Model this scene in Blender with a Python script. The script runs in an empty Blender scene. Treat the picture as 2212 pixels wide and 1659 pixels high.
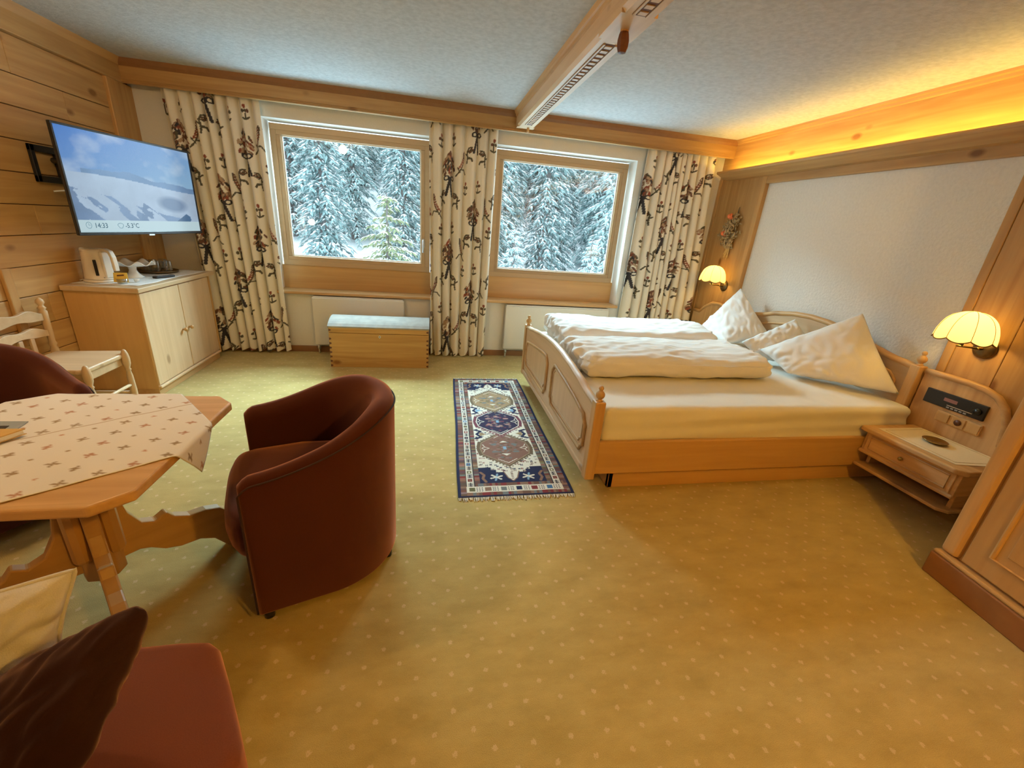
import bpy, bmesh, math, random
import numpy as np
from mathutils import Vector, Matrix, noise

random.seed(7); np.random.seed(7)
S = bpy.context.scene
C = S.collection
PI = math.pi

# ---------------------------------------------------------------- camera
cam_d = bpy.data.cameras.new('camera'); cam = bpy.data.objects.new('camera', cam_d); C.objects.link(cam)
cam_d.sensor_width = 36.0; cam_d.sensor_fit = 'HORIZONTAL'; cam_d.lens = 903.4036 * 36.0 / 2212.0
cam_d.clip_start = 0.02; cam_d.clip_end = 400
RT = Vector((0.98152760, -0.17582691, 0.07542196))
FW = Vector((0.19117639, 0.91666435, -0.35096732))
UP = Vector((-0.00742712, 0.35890301, 0.93334531))
cam.matrix_world = Matrix(((RT.x, UP.x, -FW.x, 0), (RT.y, UP.y, -FW.y, 0), (RT.z, UP.z, -FW.z, 1.4295), (0, 0, 0, 1)))
S.camera = cam

# ---------------------------------------------------------------- world, daylight, exposure
w = bpy.data.worlds.new('overcast_sky'); S.world = w; w.use_nodes = True
bg = w.node_tree.nodes['Background']; bg.inputs[0].default_value = (0.80, 0.93, 1.0, 1); bg.inputs[1].default_value = 3.2
S.view_settings.view_transform = 'Standard'; S.view_settings.look = 'None'
S.view_settings.gamma = 1; S.view_settings.exposure = 0.35
try: S.view_settings.use_curve_mapping = False
except Exception: pass

def area_light(name, loc, rot, sx, sy, power, col):
    d = bpy.data.lights.new(name, 'AREA'); d.shape = 'RECTANGLE'; d.size = sx; d.size_y = sy
    d.energy = power; d.color = col
    o = bpy.data.objects.new(name, d); o.location = loc; o.rotation_euler = rot; C.objects.link(o); return o
DAY = (0.60, 0.88, 1.0)
# daylight of the open sky above the forest edge, falling slantwise in through both windows
area_light('sky_daylight', (0.3, 8.2, 4.25), (math.radians(-60), 0, 0), 5.6, 1.9, 1750, DAY)
# light thrown back up by the snow below the windows
area_light('snow_daylight', (0.3, 7.3, -0.7), (math.radians(-131), 0, 0), 5.2, 1.7, 185, (0.36, 0.76, 1.0))

def point_light(name, loc, power, col, r=0.03, parent=None):
    d = bpy.data.lights.new(name, 'POINT'); d.energy = power; d.color = col; d.shadow_soft_size = r
    o = bpy.data.objects.new(name, d); o.location = loc; C.objects.link(o)
    if parent: o.parent = parent
    return o
WARM = (1.0, 0.52, 0.06)

# ---------------------------------------------------------------- helpers
def tag(o, label=None, cat=None, group=None, kind=None):
    if label: o['label'] = label
    if cat: o['category'] = cat
    if group: o['group'] = group
    if kind: o['kind'] = kind
    return o
def thing(name, label, cat, loc=(0, 0, 0), rotz=0, group=None):
    o = bpy.data.objects.new(name, None); o.empty_display_size = 0.05; C.objects.link(o)
    o.location = loc; o.rotation_euler = (0, 0, rotz)
    return tag(o, label, cat, group)
def copy_tree(o, parent=None):
    c = o.copy(); C.objects.link(c); c.parent = parent
    for ch in list(o.children): copy_tree(ch, c)
    return c

class MB:
    def __init__(s): s.v = []; s.f = []
    def add(s, vs, fs):
        n = len(s.v); s.v += [tuple(p) for p in vs]; s.f += [tuple(i + n for i in q) for q in fs]; return s
    def box(s, x0, x1, y0, y1, z0, z1):
        return s.add([(x0, y0, z0), (x1, y0, z0), (x1, y1, z0), (x0, y1, z0), (x0, y0, z1), (x1, y0, z1), (x1, y1, z1), (x0, y1, z1)],
                     [(0, 3, 2, 1), (4, 5, 6, 7), (0, 1, 5, 4), (1, 2, 6, 5), (2, 3, 7, 6), (3, 0, 4, 7)])
    def prism(s, poly, axis, a, b):
        # poly: 2D points in the other two axes (order x,y,z minus axis)
        def P(p, t):
            q = list(p); q.insert('xyz'.index(axis), t); return q
        n = len(poly)
        return s.add([P(p, a) for p in poly] + [P(p, b) for p in poly],
                     [tuple(range(n)), tuple(range(2 * n - 1, n - 1, -1))] + [(i, (i + 1) % n, n + (i + 1) % n, n + i) for i in range(n)])
    def lathe(s, prof, n=20, loc=(0, 0, 0), cap=True):
        vs = []; fs = []; m = len(prof)
        for r, z in prof:
            for k in range(n):
                a = 2 * PI * k / n; vs.append((loc[0] + r * math.cos(a), loc[1] + r * math.sin(a), loc[2] + z))
        for j in range(m - 1):
            for k in range(n):
                fs.append((j * n + k, j * n + (k + 1) % n, (j + 1) * n + (k + 1) % n, (j + 1) * n + k))
        if cap: fs.append(tuple(range(n - 1, -1, -1))); fs.append(tuple((m - 1) * n + k for k in range(n)))
        return s.add(vs, fs)
    def tube(s, pts, r, n=8, closed=False, cap=True):
        pts = [Vector(p) for p in pts]; N = len(pts); vs = []; fs = []
        rr = r if isinstance(r, (list, tuple)) else [r] * N
        up = None
        for i, p in enumerate(pts):
            a = pts[(i - 1) % N] if (closed or i > 0) else p
            b = pts[(i + 1) % N] if (closed or i < N - 1) else p
            t = (b - a).normalized()
            if up is None:
                up = Vector((0, 0, 1)) if abs(t.z) < 0.9 else Vector((1, 0, 0))
            sd = t.cross(up)
            if sd.length < 1e-5: sd = t.cross(Vector((1, 0.3, 0.1)))
            sd.normalize(); up = sd.cross(t).normalized()
            for k in range(n):
                an = 2 * PI * k / n; vs.append(p + (sd * math.cos(an) + up * math.sin(an)) * rr[i])
        M = N if closed else N - 1
        for i in range(M):
            for k in range(n):
                j = (i + 1) % N
                fs.append((i * n + k, i * n + (k + 1) % n, j * n + (k + 1) % n, j * n + k))
        if cap and not closed: fs.append(tuple(range(n - 1, -1, -1))); fs.append(tuple((N - 1) * n + k for k in range(n)))
        return s.add(vs, fs)
    def grid(s, fn, nu, nv, closeu=False):
        vs = [fn(i / (nu if closeu else nu - 1), j / (nv - 1)) for j in range(nv) for i in range(nu)]
        fs = []
        for j in range(nv - 1):
            for i in range(nu if closeu else nu - 1):
                k = (i + 1) % nu
                fs.append((j * nu + i, j * nu + k, (j + 1) * nu + k, (j + 1) * nu + i))
        return s.add(vs, fs)
    def ell(s, c, r, n=10, m=7, rot=None):
        vs = []; fs = []
        for j in range(m + 1):
            th = PI * j / m
            for k in range(n):
                a = 2 * PI * k / n
                p = Vector((r[0] * math.sin(th) * math.cos(a), r[1] * math.sin(th) * math.sin(a), r[2] * math.cos(th)))
                if rot is not None: p = rot @ p
                vs.append(p + Vector(c))
        for j in range(m):
            for k in range(n): fs.append((j * n + k, (j + 1) * n + k, (j + 1) * n + (k + 1) % n, j * n + (k + 1) % n))
        return s.add(vs, fs)
    def build(s, name, mat, parent=None, smooth=False, bevel=0, seg=2, label=None, merge=False, loc=None, fixn=True):
        me = bpy.data.meshes.new(name); me.from_pydata(s.v, [], s.f)
        if merge or fixn:
            bm = bmesh.new(); bm.from_mesh(me)
            if merge: bmesh.ops.remove_doubles(bm, verts=bm.verts, dist=1e-5)
            bmesh.ops.recalc_face_normals(bm, faces=bm.faces)
            bm.to_mesh(me); bm.free()
        me.materials.append(mat)
        if smooth:
            for p in me.polygons: p.use_smooth = True
        o = bpy.data.objects.new(name, me); C.objects.link(o)
        if parent: o.parent = parent
        if loc: o.location = loc
        if bevel:
            b = o.modifiers.new('bevel', 'BEVEL'); b.width = bevel; b.segments = seg; b.limit_method = 'ANGLE'; b.angle_limit = math.radians(40)
        if label: o['label'] = label
        return o
def bx(name, x0, x1, y0, y1, z0, z1, mat, parent=None, bevel=0.0, **k):
    return MB().box(x0, x1, y0, y1, z0, z1).build(name, mat, parent, bevel=bevel, **k)
def struct(o, label=None):
    o['kind'] = 'structure'
    if label: o['label'] = label
    return o
def rbox(name, lo, hi, r, mat, parent=None, n=(24, 16, 8), wr=None, label=None):
    """box with round edges, optional displacement wr(p, normal)->offset"""
    lo = Vector(lo); hi = Vector(hi); c = (lo + hi) / 2; h = (hi - lo) / 2
    b = MB(); idx = {}
    def vid(i, j, k):
        key = (i, j, k)
        if key not in idx:
            p = Vector(((2 * i / n[0] - 1) * h.x, (2 * j / n[1] - 1) * h.y, (2 * k / n[2] - 1) * h.z))
            q = Vector((max(-h.x + r, min(h.x - r, p.x)), max(-h.y + r, min(h.y - r, p.y)), max(-h.z + r, min(h.z - r, p.z))))
            d = p - q; nn = d.normalized() if d.length > 1e-9 else Vector((0, 0, 1))
            p = q + nn * r if d.length > 1e-9 else p
            if wr: p = p + wr(p + c, nn)
            idx[key] = len(b.v); b.v.append(tuple(p + c))
        return idx[key]
    for a, bb, ax in ((0, 1, 2), (1, 2, 0), (2, 0, 1)):
        for side in (0, n[ax]):
            for i in range(n[a]):
                for j in range(n[bb]):
                    def V(ii, jj):
                        t = [0, 0, 0]; t[a] = ii; t[bb] = jj; t[ax] = side; return vid(*t)
                    b.f.append((V(i, j), V(i + 1, j), V(i + 1, j + 1), V(i, j + 1)))
    return b.build(name, mat, parent, smooth=True, label=label)
def N3(p, sc, off=0): return noise.noise(Vector((p[0] * sc + off, p[1] * sc + off * 1.7, p[2] * sc - off)))

# ---------------------------------------------------------------- materials
def newmat(name):
    m = bpy.data.materials.new(name); m.use_nodes = True; nt = m.node_tree
    return m, nt, nt.nodes['Principled BSDF'], nt.links
def setp(b, **k):
    for a, v in k.items():
        nm = {'spec': 'Specular IOR Level', 'rough': 'Roughness', 'metal': 'Metallic', 'col': 'Base Color', 'sheen': 'Sheen Weight', 'sheenr': 'Sheen Roughness', 'sheent': 'Sheen Tint', 'trans': 'Transmission Weight', 'coat': 'Coat Weight'}[a]
        b.inputs[nm].default_value = (*v, 1) if isinstance(v, tuple) and len(v) == 3 else v
def plain(name, col, rough=0.5, metal=0, bump=0, bscale=60, var=0.06, **k):
    m, nt, b, L = newmat(name); setp(b, rough=rough, metal=metal, **k)
    tc = nt.nodes.new('ShaderNodeTexCoord')
    n = nt.nodes.new('ShaderNodeTexNoise'); n.inputs['Scale'].default_value = bscale; n.inputs['Detail'].default_value = 4
    L.new(tc.outputs['Object'], n.inputs['Vector'])
    r = nt.nodes.new('ShaderNodeValToRGB'); e = r.color_ramp.elements
    e[0].position = 0.3; e[1].position = 0.7
    e[0].color = (*[c * (1 - var) for c in col], 1); e[1].color = (*[min(1, c * (1 + var)) for c in col], 1)
    L.new(n.outputs['Fac'], r.inputs['Fac']); L.new(r.outputs['Color'], b.inputs['Base Color'])
    if bump:
        bp = nt.nodes.new('ShaderNodeBump'); bp.inputs['Strength'].default_value = bump; bp.inputs['Distance'].default_value = 0.01
        L.new(n.outputs['Fac'], bp.inputs['Height']); L.new(bp.outputs['Normal'], b.inputs['Normal'])
    return m
def pine(name, col, axis='z', rough=0.42, knots=0.5, contrast=0.16, kscale=3.2):
    """honey pine: stretched grain along axis, dark knots"""
    m, nt, b, L = newmat(name); setp(b, rough=rough, spec=0.35)
    tc = nt.nodes.new('ShaderNodeTexCoord'); oi = nt.nodes.new('ShaderNodeObjectInfo')
    off = nt.nodes.new('ShaderNodeVectorMath'); off.operation = 'SCALE'; off.inputs[0].default_value = (13, 7, 11)
    L.new(oi.outputs['Random'], off.inputs['Scale'])
    ad = nt.nodes.new('ShaderNodeVectorMath'); ad.operation = 'ADD'
    L.new(tc.outputs['Object'], ad.inputs[0]); L.new(off.outputs[0], ad.inputs[1])
    i = 'xyz'.index(axis)
    mp = nt.nodes.new('ShaderNodeMapping'); sc = [14, 14, 14]; sc[i] = 0.9; mp.inputs['Scale'].default_value = sc
    L.new(ad.outputs[0], mp.inputs['Vector'])
    n = nt.nodes.new('ShaderNodeTexNoise'); n.inputs['Scale'].default_value = 1.6; n.inputs['Detail'].default_value = 6; n.inputs['Distortion'].default_value = 0.6
    L.new(mp.outputs[0], n.inputs['Vector'])
    r = nt.nodes.new('ShaderNodeValToRGB'); e = r.color_ramp.elements
    e[0].position = 0.28; e[1].position = 0.72
    e[0].color = (col[0] * (1 - contrast), col[1] * (1 - 1.5 * contrast), col[2] * (1 - 2 * contrast), 1)
    e[1].color = (min(1, col[0] * (1 + contrast * .7)), min(1, col[1] * (1 + contrast * .8)), min(1, col[2] * (1 + contrast)), 1)
    L.new(n.outputs['Fac'], r.inputs['Fac'])
    mk = nt.nodes.new('ShaderNodeMapping'); s2 = [1, 1, 1]; s2[i] = 0.55; mk.inputs['Scale'].default_value = s2
    L.new(ad.outputs[0], mk.inputs['Vector'])
    v = nt.nodes.new('ShaderNodeTexVoronoi'); v.inputs['Scale'].default_value = kscale
    L.new(mk.outputs[0], v.inputs['Vector'])
    kr = nt.nodes.new('ShaderNodeValToRGB'); ke = kr.color_ramp.elements
    ke[0].position = 0.07; ke[0].color = (knots, knots, knots, 1); ke[1].position = 0.14; ke[1].color = (0, 0, 0, 1)
    L.new(v.outputs['Distance'], kr.inputs['Fac'])
    mx = nt.nodes.new('ShaderNodeMix'); mx.data_type = 'RGBA'; mx.inputs[7].default_value = (col[0] * .38, col[1] * .25, col[2] * .16, 1)
    L.new(kr.outputs['Color'], mx.inputs[0]); L.new(r.outputs['Color'], mx.inputs[6])
    hsv = nt.nodes.new('ShaderNodeHueSaturation')
    mr = nt.nodes.new('ShaderNodeMapRange'); mr.inputs[3].default_value = 0.88; mr.inputs[4].default_value = 1.1
    L.new(oi.outputs['Random'], mr.inputs[0]); L.new(mr.outputs[0], hsv.inputs['Value'])
    L.new(mx.outputs[2], hsv.inputs['Color']); L.new(hsv.outputs[0], b.inputs['Base Color'])
    bp = nt.nodes.new('ShaderNodeBump'); bp.inputs['Strength'].default_value = 0.12; bp.inputs['Distance'].default_value = 0.004
    L.new(n.outputs['Fac'], bp.inputs['Height']); L.new(bp.outputs['Normal'], b.inputs['Normal'])
    return m
def emis(name, col, s):
    m, nt, b, L = newmat(name); nt.nodes.remove(b)
    e = nt.nodes.new('ShaderNodeEmission'); e.inputs[0].default_value = (*col, 1); e.inputs[1].default_value = s
    L.new(e.outputs[0], nt.nodes['Material Output'].inputs[0]); return m
def vcol(name, rough=0.8, emit=0, bump=0, bscale=400, sheen=0):
    m, nt, b, L = newmat(name); setp(b, rough=rough, spec=0.2, sheen=sheen)
    a = nt.nodes.new('ShaderNodeAttribute'); a.attribute_name = 'Col'
    if emit:
        setp(b, col=(0.01, 0.01, 0.012), rough=0.18, spec=0.5)
        L.new(a.outputs['Color'], b.inputs['Emission Color']); b.inputs['Emission Strength'].default_value = emit
    else: L.new(a.outputs['Color'], b.inputs['Base Color'])
    if bump:
        tc = nt.nodes.new('ShaderNodeTexCoord'); n = nt.nodes.new('ShaderNodeTexNoise'); n.inputs['Scale'].default_value = bscale
        L.new(tc.outputs['Object'], n.inputs['Vector'])
        bp = nt.nodes.new('ShaderNodeBump'); bp.inputs['Strength'].default_value = bump; bp.inputs['Distance'].default_value = 0.003
        L.new(n.outputs['Fac'], bp.inputs['Height']); L.new(bp.outputs['Normal'], b.inputs['Normal'])
    return m
PINE = (0.60, 0.375, 0.165)
M = {}
for ax in 'xyz':
    M['pine_' + ax] = pine('pine_' + ax, PINE, ax)
    M['panel_' + ax] = pine('wall_pine_' + ax, (0.54, 0.325, 0.125), ax, rough=0.5, knots=0.85, kscale=4.6)
    M['pale_' + ax] = pine('pale_pine_' + ax, (0.66, 0.47, 0.28), ax, rough=0.4, knots=0.6, contrast=0.08, kscale=5.0)  # paler copy of the pine, daylight on footboard and cabinet front put into colour
    M['plain_' + ax] = pine('plain_pine_' + ax, (0.60, 0.36, 0.14), ax, rough=0.35, knots=0.0, contrast=0.08)
M['frame'] = pine('window_frame_wood', (0.47, 0.315, 0.17), 'x', rough=0.4, knots=0, contrast=0.04)
M['chest'] = pine('old_chest_pine', (0.56, 0.36, 0.13), 'x', rough=0.55, knots=0.85, contrast=0.2, kscale=4.5)
M['darkwood'] = plain('dark_stained_wood', (0.13, 0.045, 0.018), 0.4)
M['dark_line'] = plain('carved_groove_brown', (0.16, 0.07, 0.045), 0.7)
M['plinth'] = plain('plinth_brown_wood', (0.30, 0.13, 0.045), 0.5, bscale=20)
M['base'] = plain('baseboard_brown_wood', (0.28, 0.13, 0.05), 0.5, bscale=20)
M['plaster'] = plain('white_plaster', (0.78, 0.75, 0.69), 0.9, bump=0.5, bscale=55, var=0.04)
M['wallwhite'] = plain('white_wall_paint', (0.74, 0.72, 0.67), 0.85, bump=0.1, bscale=120, var=0.02)
M['radiator'] = plain('cream_enamel', (0.72, 0.69, 0.62), 0.4, var=0.01)
M['linen'] = plain('white_bed_linen', (0.82, 0.80, 0.77), 0.85, bump=0.08, bscale=260, var=0.02, sheen=0.15)
M['sheet'] = plain('fitted_sheet_cotton', (0.80, 0.77, 0.70), 0.85, bump=0.05, bscale=300, var=0.02)
M['white'] = plain('white_porcelain', (0.82, 0.80, 0.76), 0.2, var=0.01)
M['plastic'] = plain('cream_plastic', (0.80, 0.74, 0.66), 0.35, var=0.01)
M['black'] = plain('black_plastic', (0.012, 0.012, 0.014), 0.3, var=0.02)
M['grey'] = plain('grey_plastic', (0.35, 0.36, 0.38), 0.35, var=0.02)
M['brass'] = plain('aged_brass', (0.42, 0.30, 0.11), 0.28, metal=1, var=0.15, bscale=30)
M['bronze'] = plain('bronze_lamp_metal', (0.20, 0.14, 0.07), 0.35, metal=1, var=0.1)
M['silver'] = plain('satin_metal', (0.6, 0.6, 0.6), 0.3, metal=1, var=0.03)
M['iron'] = plain('dark_iron', (0.07, 0.065, 0.06), 0.5, metal=0.6)
M['seam'] = plain('white_glazing_seal', (0.85, 0.88, 0.9), 0.4, var=0.01)
def velvet(name, col, tint):
    m = plain(name, col, 0.75, bump=0.05, bscale=500, var=0.12); b = m.node_tree.nodes['Principled BSDF']
    setp(b, sheen=1.0, sheenr=0.45, spec=0.1); b.inputs['Sheen Tint'].default_value = (*tint, 1); return m
M['velvet'] = velvet('burgundy_velvet', (0.064, 0.016, 0.011), (0.78, 0.34, 0.20))
M['velvet2'] = velvet('rust_velvet', (0.17, 0.050, 0.030), (0.75, 0.36, 0.24))
M['velvet_dark'] = velvet('dark_brown_velvet', (0.030, 0.012, 0.011), (0.35, 0.20, 0.16))
M['piping'] = plain('dark_piping_cord', (0.03, 0.008, 0.006), 0.7)
M['cushion_white'] = plain('oatmeal_linen', (0.70, 0.68, 0.67), 0.9, bump=0.2, bscale=420, var=0.04)
M['fringe'] = plain('undyed_wool_fringe', (0.72, 0.66, 0.54), 0.9)
M['paper'] = plain('paper', (0.80, 0.78, 0.74), 0.7, var=0.01)
M['folder'] = plain('grey_blue_card', (0.32, 0.36, 0.38), 0.5, var=0.03)
M['bookcover'] = plain('golden_card_cover', (0.66, 0.42, 0.14), 0.45, var=0.04)
M['tea'] = plain('yellow_tea_paper', (0.78, 0.55, 0.10), 0.5, var=0.05)
M['orange'] = plain('orange_dried_rose', (0.80, 0.20, 0.07), 0.7, var=0.15)
M['straw'] = plain('dried_straw', (0.55, 0.38, 0.15), 0.8, var=0.2)
M['husk'] = plain('dried_husk', (0.40, 0.29, 0.15), 0.8, var=0.35, bscale=25)
M['twig'] = plain('dark_twig', (0.10, 0.06, 0.03), 0.8)
M['bark'] = plain('spruce_bark', (0.16, 0.15, 0.15), 0.9, var=0.2, bscale=4)
M['snow'] = plain('fresh_snow', (0.90, 0.93, 0.96), 0.8, var=0.02, bscale=3)
M['needle'] = plain('hazy_frosted_spruce_needles', (0.22, 0.34, 0.35), 0.85, var=0.3, bscale=2.2)  # frost plus the pale forest haze, both mixed into the needle colour
M['needle2'] = plain('hazy_frosty_teal_needles', (0.32, 0.47, 0.48), 0.85, var=0.25, bscale=2.0)  # lighter variant, haze and frost again put into the colour
M['needle_green'] = plain('yellow_green_fir_needles', (0.21, 0.26, 0.14), 0.85, var=0.3, bscale=6)
M['led'] = emis('led_strip_glow', (1.0, 0.68, 0.14), 46)
M['bulb'] = emis('lamp_bulb_glow', (1.0, 0.72, 0.36), 12)
M['globe'] = emis('added_globe_glow', WARM, 500)  # only for the added lamp that brightens the front of the room
M['globe_dim'] = emis('opal_globe_dim_glow', (1.0, 0.68, 0.34), 190)
M['globe_small'] = emis('opal_globe_small_glow', (1.0, 0.72, 0.42), 60)

def glass_mat():
    m, nt, b, L = newmat('window_glass'); nt.nodes.remove(b)
    t = nt.nodes.new('ShaderNodeBsdfTransparent'); t.inputs[0].default_value = (0.95, 0.98, 0.98, 1)
    g = nt.nodes.new('ShaderNodeBsdfGlossy'); g.inputs['Roughness'].default_value = 0.01
    x = nt.nodes.new('ShaderNodeMixShader'); x.inputs[0].default_value = 0.07
    L.new(t.outputs[0], x.inputs[1]); L.new(g.outputs[0], x.inputs[2]); L.new(x.outputs[0], nt.nodes['Material Output'].inputs[0]); return m
M['glass'] = glass_mat()
def clear_mat(name, col):
    m, nt, b, L = newmat(name); nt.nodes.remove(b)
    t = nt.nodes.new('ShaderNodeBsdfTransparent'); t.inputs[0].default_value = (*col, 1)
    g = nt.nodes.new('ShaderNodeBsdfGlossy'); g.inputs['Roughness'].default_value = 0.05
    x = nt.nodes.new('ShaderNodeMixShader'); lw = nt.nodes.new('ShaderNodeLayerWeight'); lw.inputs[0].default_value = 0.45
    mr = nt.nodes.new('ShaderNodeMapRange'); mr.inputs[3].default_value = 0.08; mr.inputs[4].default_value = 0.75
    L.new(lw.outputs['Facing'], mr.inputs[0]); L.new(mr.outputs[0], x.inputs[0])
    L.new(t.outputs[0], x.inputs[1]); L.new(g.outputs[0], x.inputs[2]); L.new(x.outputs[0], nt.nodes['Material Output'].inputs[0]); return m
M['tumbler'] = clear_mat('clear_drinking_glass', (0.82, 0.84, 0.84))
def shade_mat():
    m, nt, b, L = newmat('lit_fabric_lampshade'); nt.nodes.remove(b)
    e = nt.nodes.new('ShaderNodeEmission'); e.inputs[0].default_value = (1.0, 0.66, 0.16, 1); e.inputs[1].default_value = 0.34
    t = nt.nodes.new('ShaderNodeBsdfTranslucent'); t.inputs[0].default_value = (0.95, 0.80, 0.42, 1)
    a = nt.nodes.new('ShaderNodeAddShader'); L.new(e.outputs[0], a.inputs[0]); L.new(t.outputs[0], a.inputs[1])
    L.new(a.outputs[0], nt.nodes['Material Output'].inputs[0]); return m
M['shade'] = shade_mat()
M['shade_edge'] = plain('lampshade_braid', (0.30, 0.18, 0.06), 0.7)

def carpet():
    m, nt, b, L = newmat('golden_tufted_carpet'); setp(b, rough=0.95, spec=0.05, sheen=0.25)
    tc = nt.nodes.new('ShaderNodeTexCoord'); sp = nt.nodes.new('ShaderNodeSeparateXYZ'); L.new(tc.outputs['Object'], sp.inputs[0])
    def mth(op, a, bb=None):
        n = nt.nodes.new('ShaderNodeMath'); n.operation = op
        for i, q in enumerate((a, bb)):
            if q is None: continue
            if isinstance(q, (int, float)): n.inputs[i].default_value = q
            else: L.new(q, n.inputs[i])
        return n.outputs[0]
    A = 0.1165
    def lat(ox, oy):
        fx = mth('SUBTRACT', mth('FRACT', mth('MULTIPLY', mth('ADD', sp.outputs[0], ox), 1 / A)), 0.5)
        fy = mth('SUBTRACT', mth('FRACT', mth('MULTIPLY', mth('ADD', sp.outputs[1], oy), 1 / A)), 0.5)
        return mth('SQRT', mth('ADD', mth('MULTIPLY', fx, fx), mth('MULTIPLY', fy, fy)))
    d = mth('MINIMUM', lat(-0.252 + A * 10.5, -1.04 + A * 20.5), lat(-0.252 + A * 11, -1.04 + A * 21))
    n = nt.nodes.new('ShaderNodeTexNoise'); n.inputs['Scale'].default_value = 170; n.inputs['Detail'].default_value = 3; L.new(tc.outputs['Object'], n.inputs['Vector'])
    dn = mth('ADD', d, mth('MULTIPLY', mth('SUBTRACT', n.outputs['Fac'], 0.5), 0.16))
    rp = nt.nodes.new('ShaderNodeValToRGB'); e = rp.color_ramp.elements
    e[0].position = 0.0; e[0].color = (0.25, 0.25, 0.25, 1); e[1].position = 0.078; e[1].color = (0, 0, 0, 1)
    x = rp.color_ramp.elements.new(0.03); x.color = (.48, .48, .48, 1); x = rp.color_ramp.elements.new(0.05); x.color = (0.42, 0.42, 0.42, 1)
    L.new(dn, rp.inputs['Fac'])
    n2 = nt.nodes.new('ShaderNodeTexNoise'); n2.inputs['Scale'].default_value = 4.5; n2.inputs['Detail'].default_value = 5; n2.inputs['Roughness'].default_value = 0.65
    mp = nt.nodes.new('ShaderNodeMapping'); mp.inputs['Scale'].default_value = (1, 2.2, 1); L.new(tc.outputs['Object'], mp.inputs['Vector']); L.new(mp.outputs[0], n2.inputs['Vector'])
    r2 = nt.nodes.new('ShaderNodeValToRGB'); e = r2.color_ramp.elements
    e[0].position = 0.30; e[0].color = (0.42, 0.31, 0.095, 1); e[1].position = 0.70; e[1].color = (0.545, 0.415, 0.145, 1)
    L.new(n2.outputs['Fac'], r2.inputs['Fac'])
    n3 = nt.nodes.new('ShaderNodeTexNoise'); n3.inputs['Scale'].default_value = 420; L.new(tc.outputs['Object'], n3.inputs['Vector'])
    hs = nt.nodes.new('ShaderNodeHueSaturation'); mr = nt.nodes.new('ShaderNodeMapRange'); mr.inputs[3].default_value = 0.72; mr.inputs[4].default_value = 1.28
    L.new(n3.outputs['Fac'], mr.inputs[0]); L.new(mr.outputs[0], hs.inputs['Value']); L.new(r2.outputs[0], hs.inputs['Color'])
    mx = nt.nodes.new('ShaderNodeMix'); mx.data_type = 'RGBA'; mx.inputs[7].default_value = (0.80, 0.62, 0.40, 1)
    L.new(rp.outputs['Color'], mx.inputs[0]); L.new(hs.outputs[0], mx.inputs[6]); L.new(mx.outputs[2], b.inputs['Base Color'])
    bp = nt.nodes.new('ShaderNodeBump'); bp.inputs['Strength'].default_value = 0.5; bp.inputs['Distance'].default_value = 0.004
    L.new(n3.outputs['Fac'], bp.inputs['Height']); L.new(bp.outputs['Normal'], b.inputs['Normal'])
    return m
M['carpet'] = carpet()
def ceil_mat():
    m = plain('rough_ceiling_render', (0.60, 0.60, 0.60), 0.95, var=0.10, bscale=34)
    nt = m.node_tree; L = nt.links; b = nt.nodes['Principled BSDF']; tc = nt.nodes.new('ShaderNodeTexCoord')
    mp = nt.nodes.new('ShaderNodeMapping'); mp.inputs['Scale'].default_value = (1, 2.0, 1); L.new(tc.outputs['Object'], mp.inputs['Vector'])
    n = nt.nodes.new('ShaderNodeTexNoise'); n.inputs['Scale'].default_value = 38; n.inputs['Detail'].default_value = 8; n.inputs['Roughness'].default_value = 0.7
    L.new(mp.outputs[0], n.inputs['Vector'])
    bp = nt.nodes.new('ShaderNodeBump'); bp.inputs['Strength'].default_value = 0.7; bp.inputs['Distance'].default_value = 0.012
    L.new(n.outputs['Fac'], bp.inputs['Height']); L.new(bp.outputs['Normal'], b.inputs['Normal']); return m
M['ceiling'] = ceil_mat()

# ================================================================ THE ROOM
XL, XR, YW, H, YB = -2.50, 3.16, 4.687, 2.45, -1.7
struct(bx('floor', XL - .3, XR + .4, YB - .2, YW + .4, -0.12, 0, M['carpet']), 'golden tufted carpet with small pale dots')
struct(bx('ceiling', XL - .3, XR + .4, YB - .2, YW + .4, H, H + .12, M['ceiling']), 'rough white plaster ceiling')
struct(bx('wall_back', XL - .3, XR + .4, YB - .2, YB, 0, H, M['wallwhite']))

# window wall: two openings
ox = [(-1.523, 0.0), (0.62, 2.1435)]; OZ0, OZ1 = 0.62, 2.185
b = MB()
b.box(XL - .3, ox[0][0], YW, YW + .36, 0, H).box(ox[0][1], ox[1][0], YW, YW + .36, 0, H).box(ox[1][1], XR + .4, YW, YW + .36, 0, H)
for a, c in ox: b.box(a, c, YW, YW + .36, 0, OZ0).box(a, c, YW, YW + .36, OZ1, H)
wall_front = struct(b.build('wall_front', M['wallwhite'], bevel=0), 'white plastered window wall')

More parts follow.
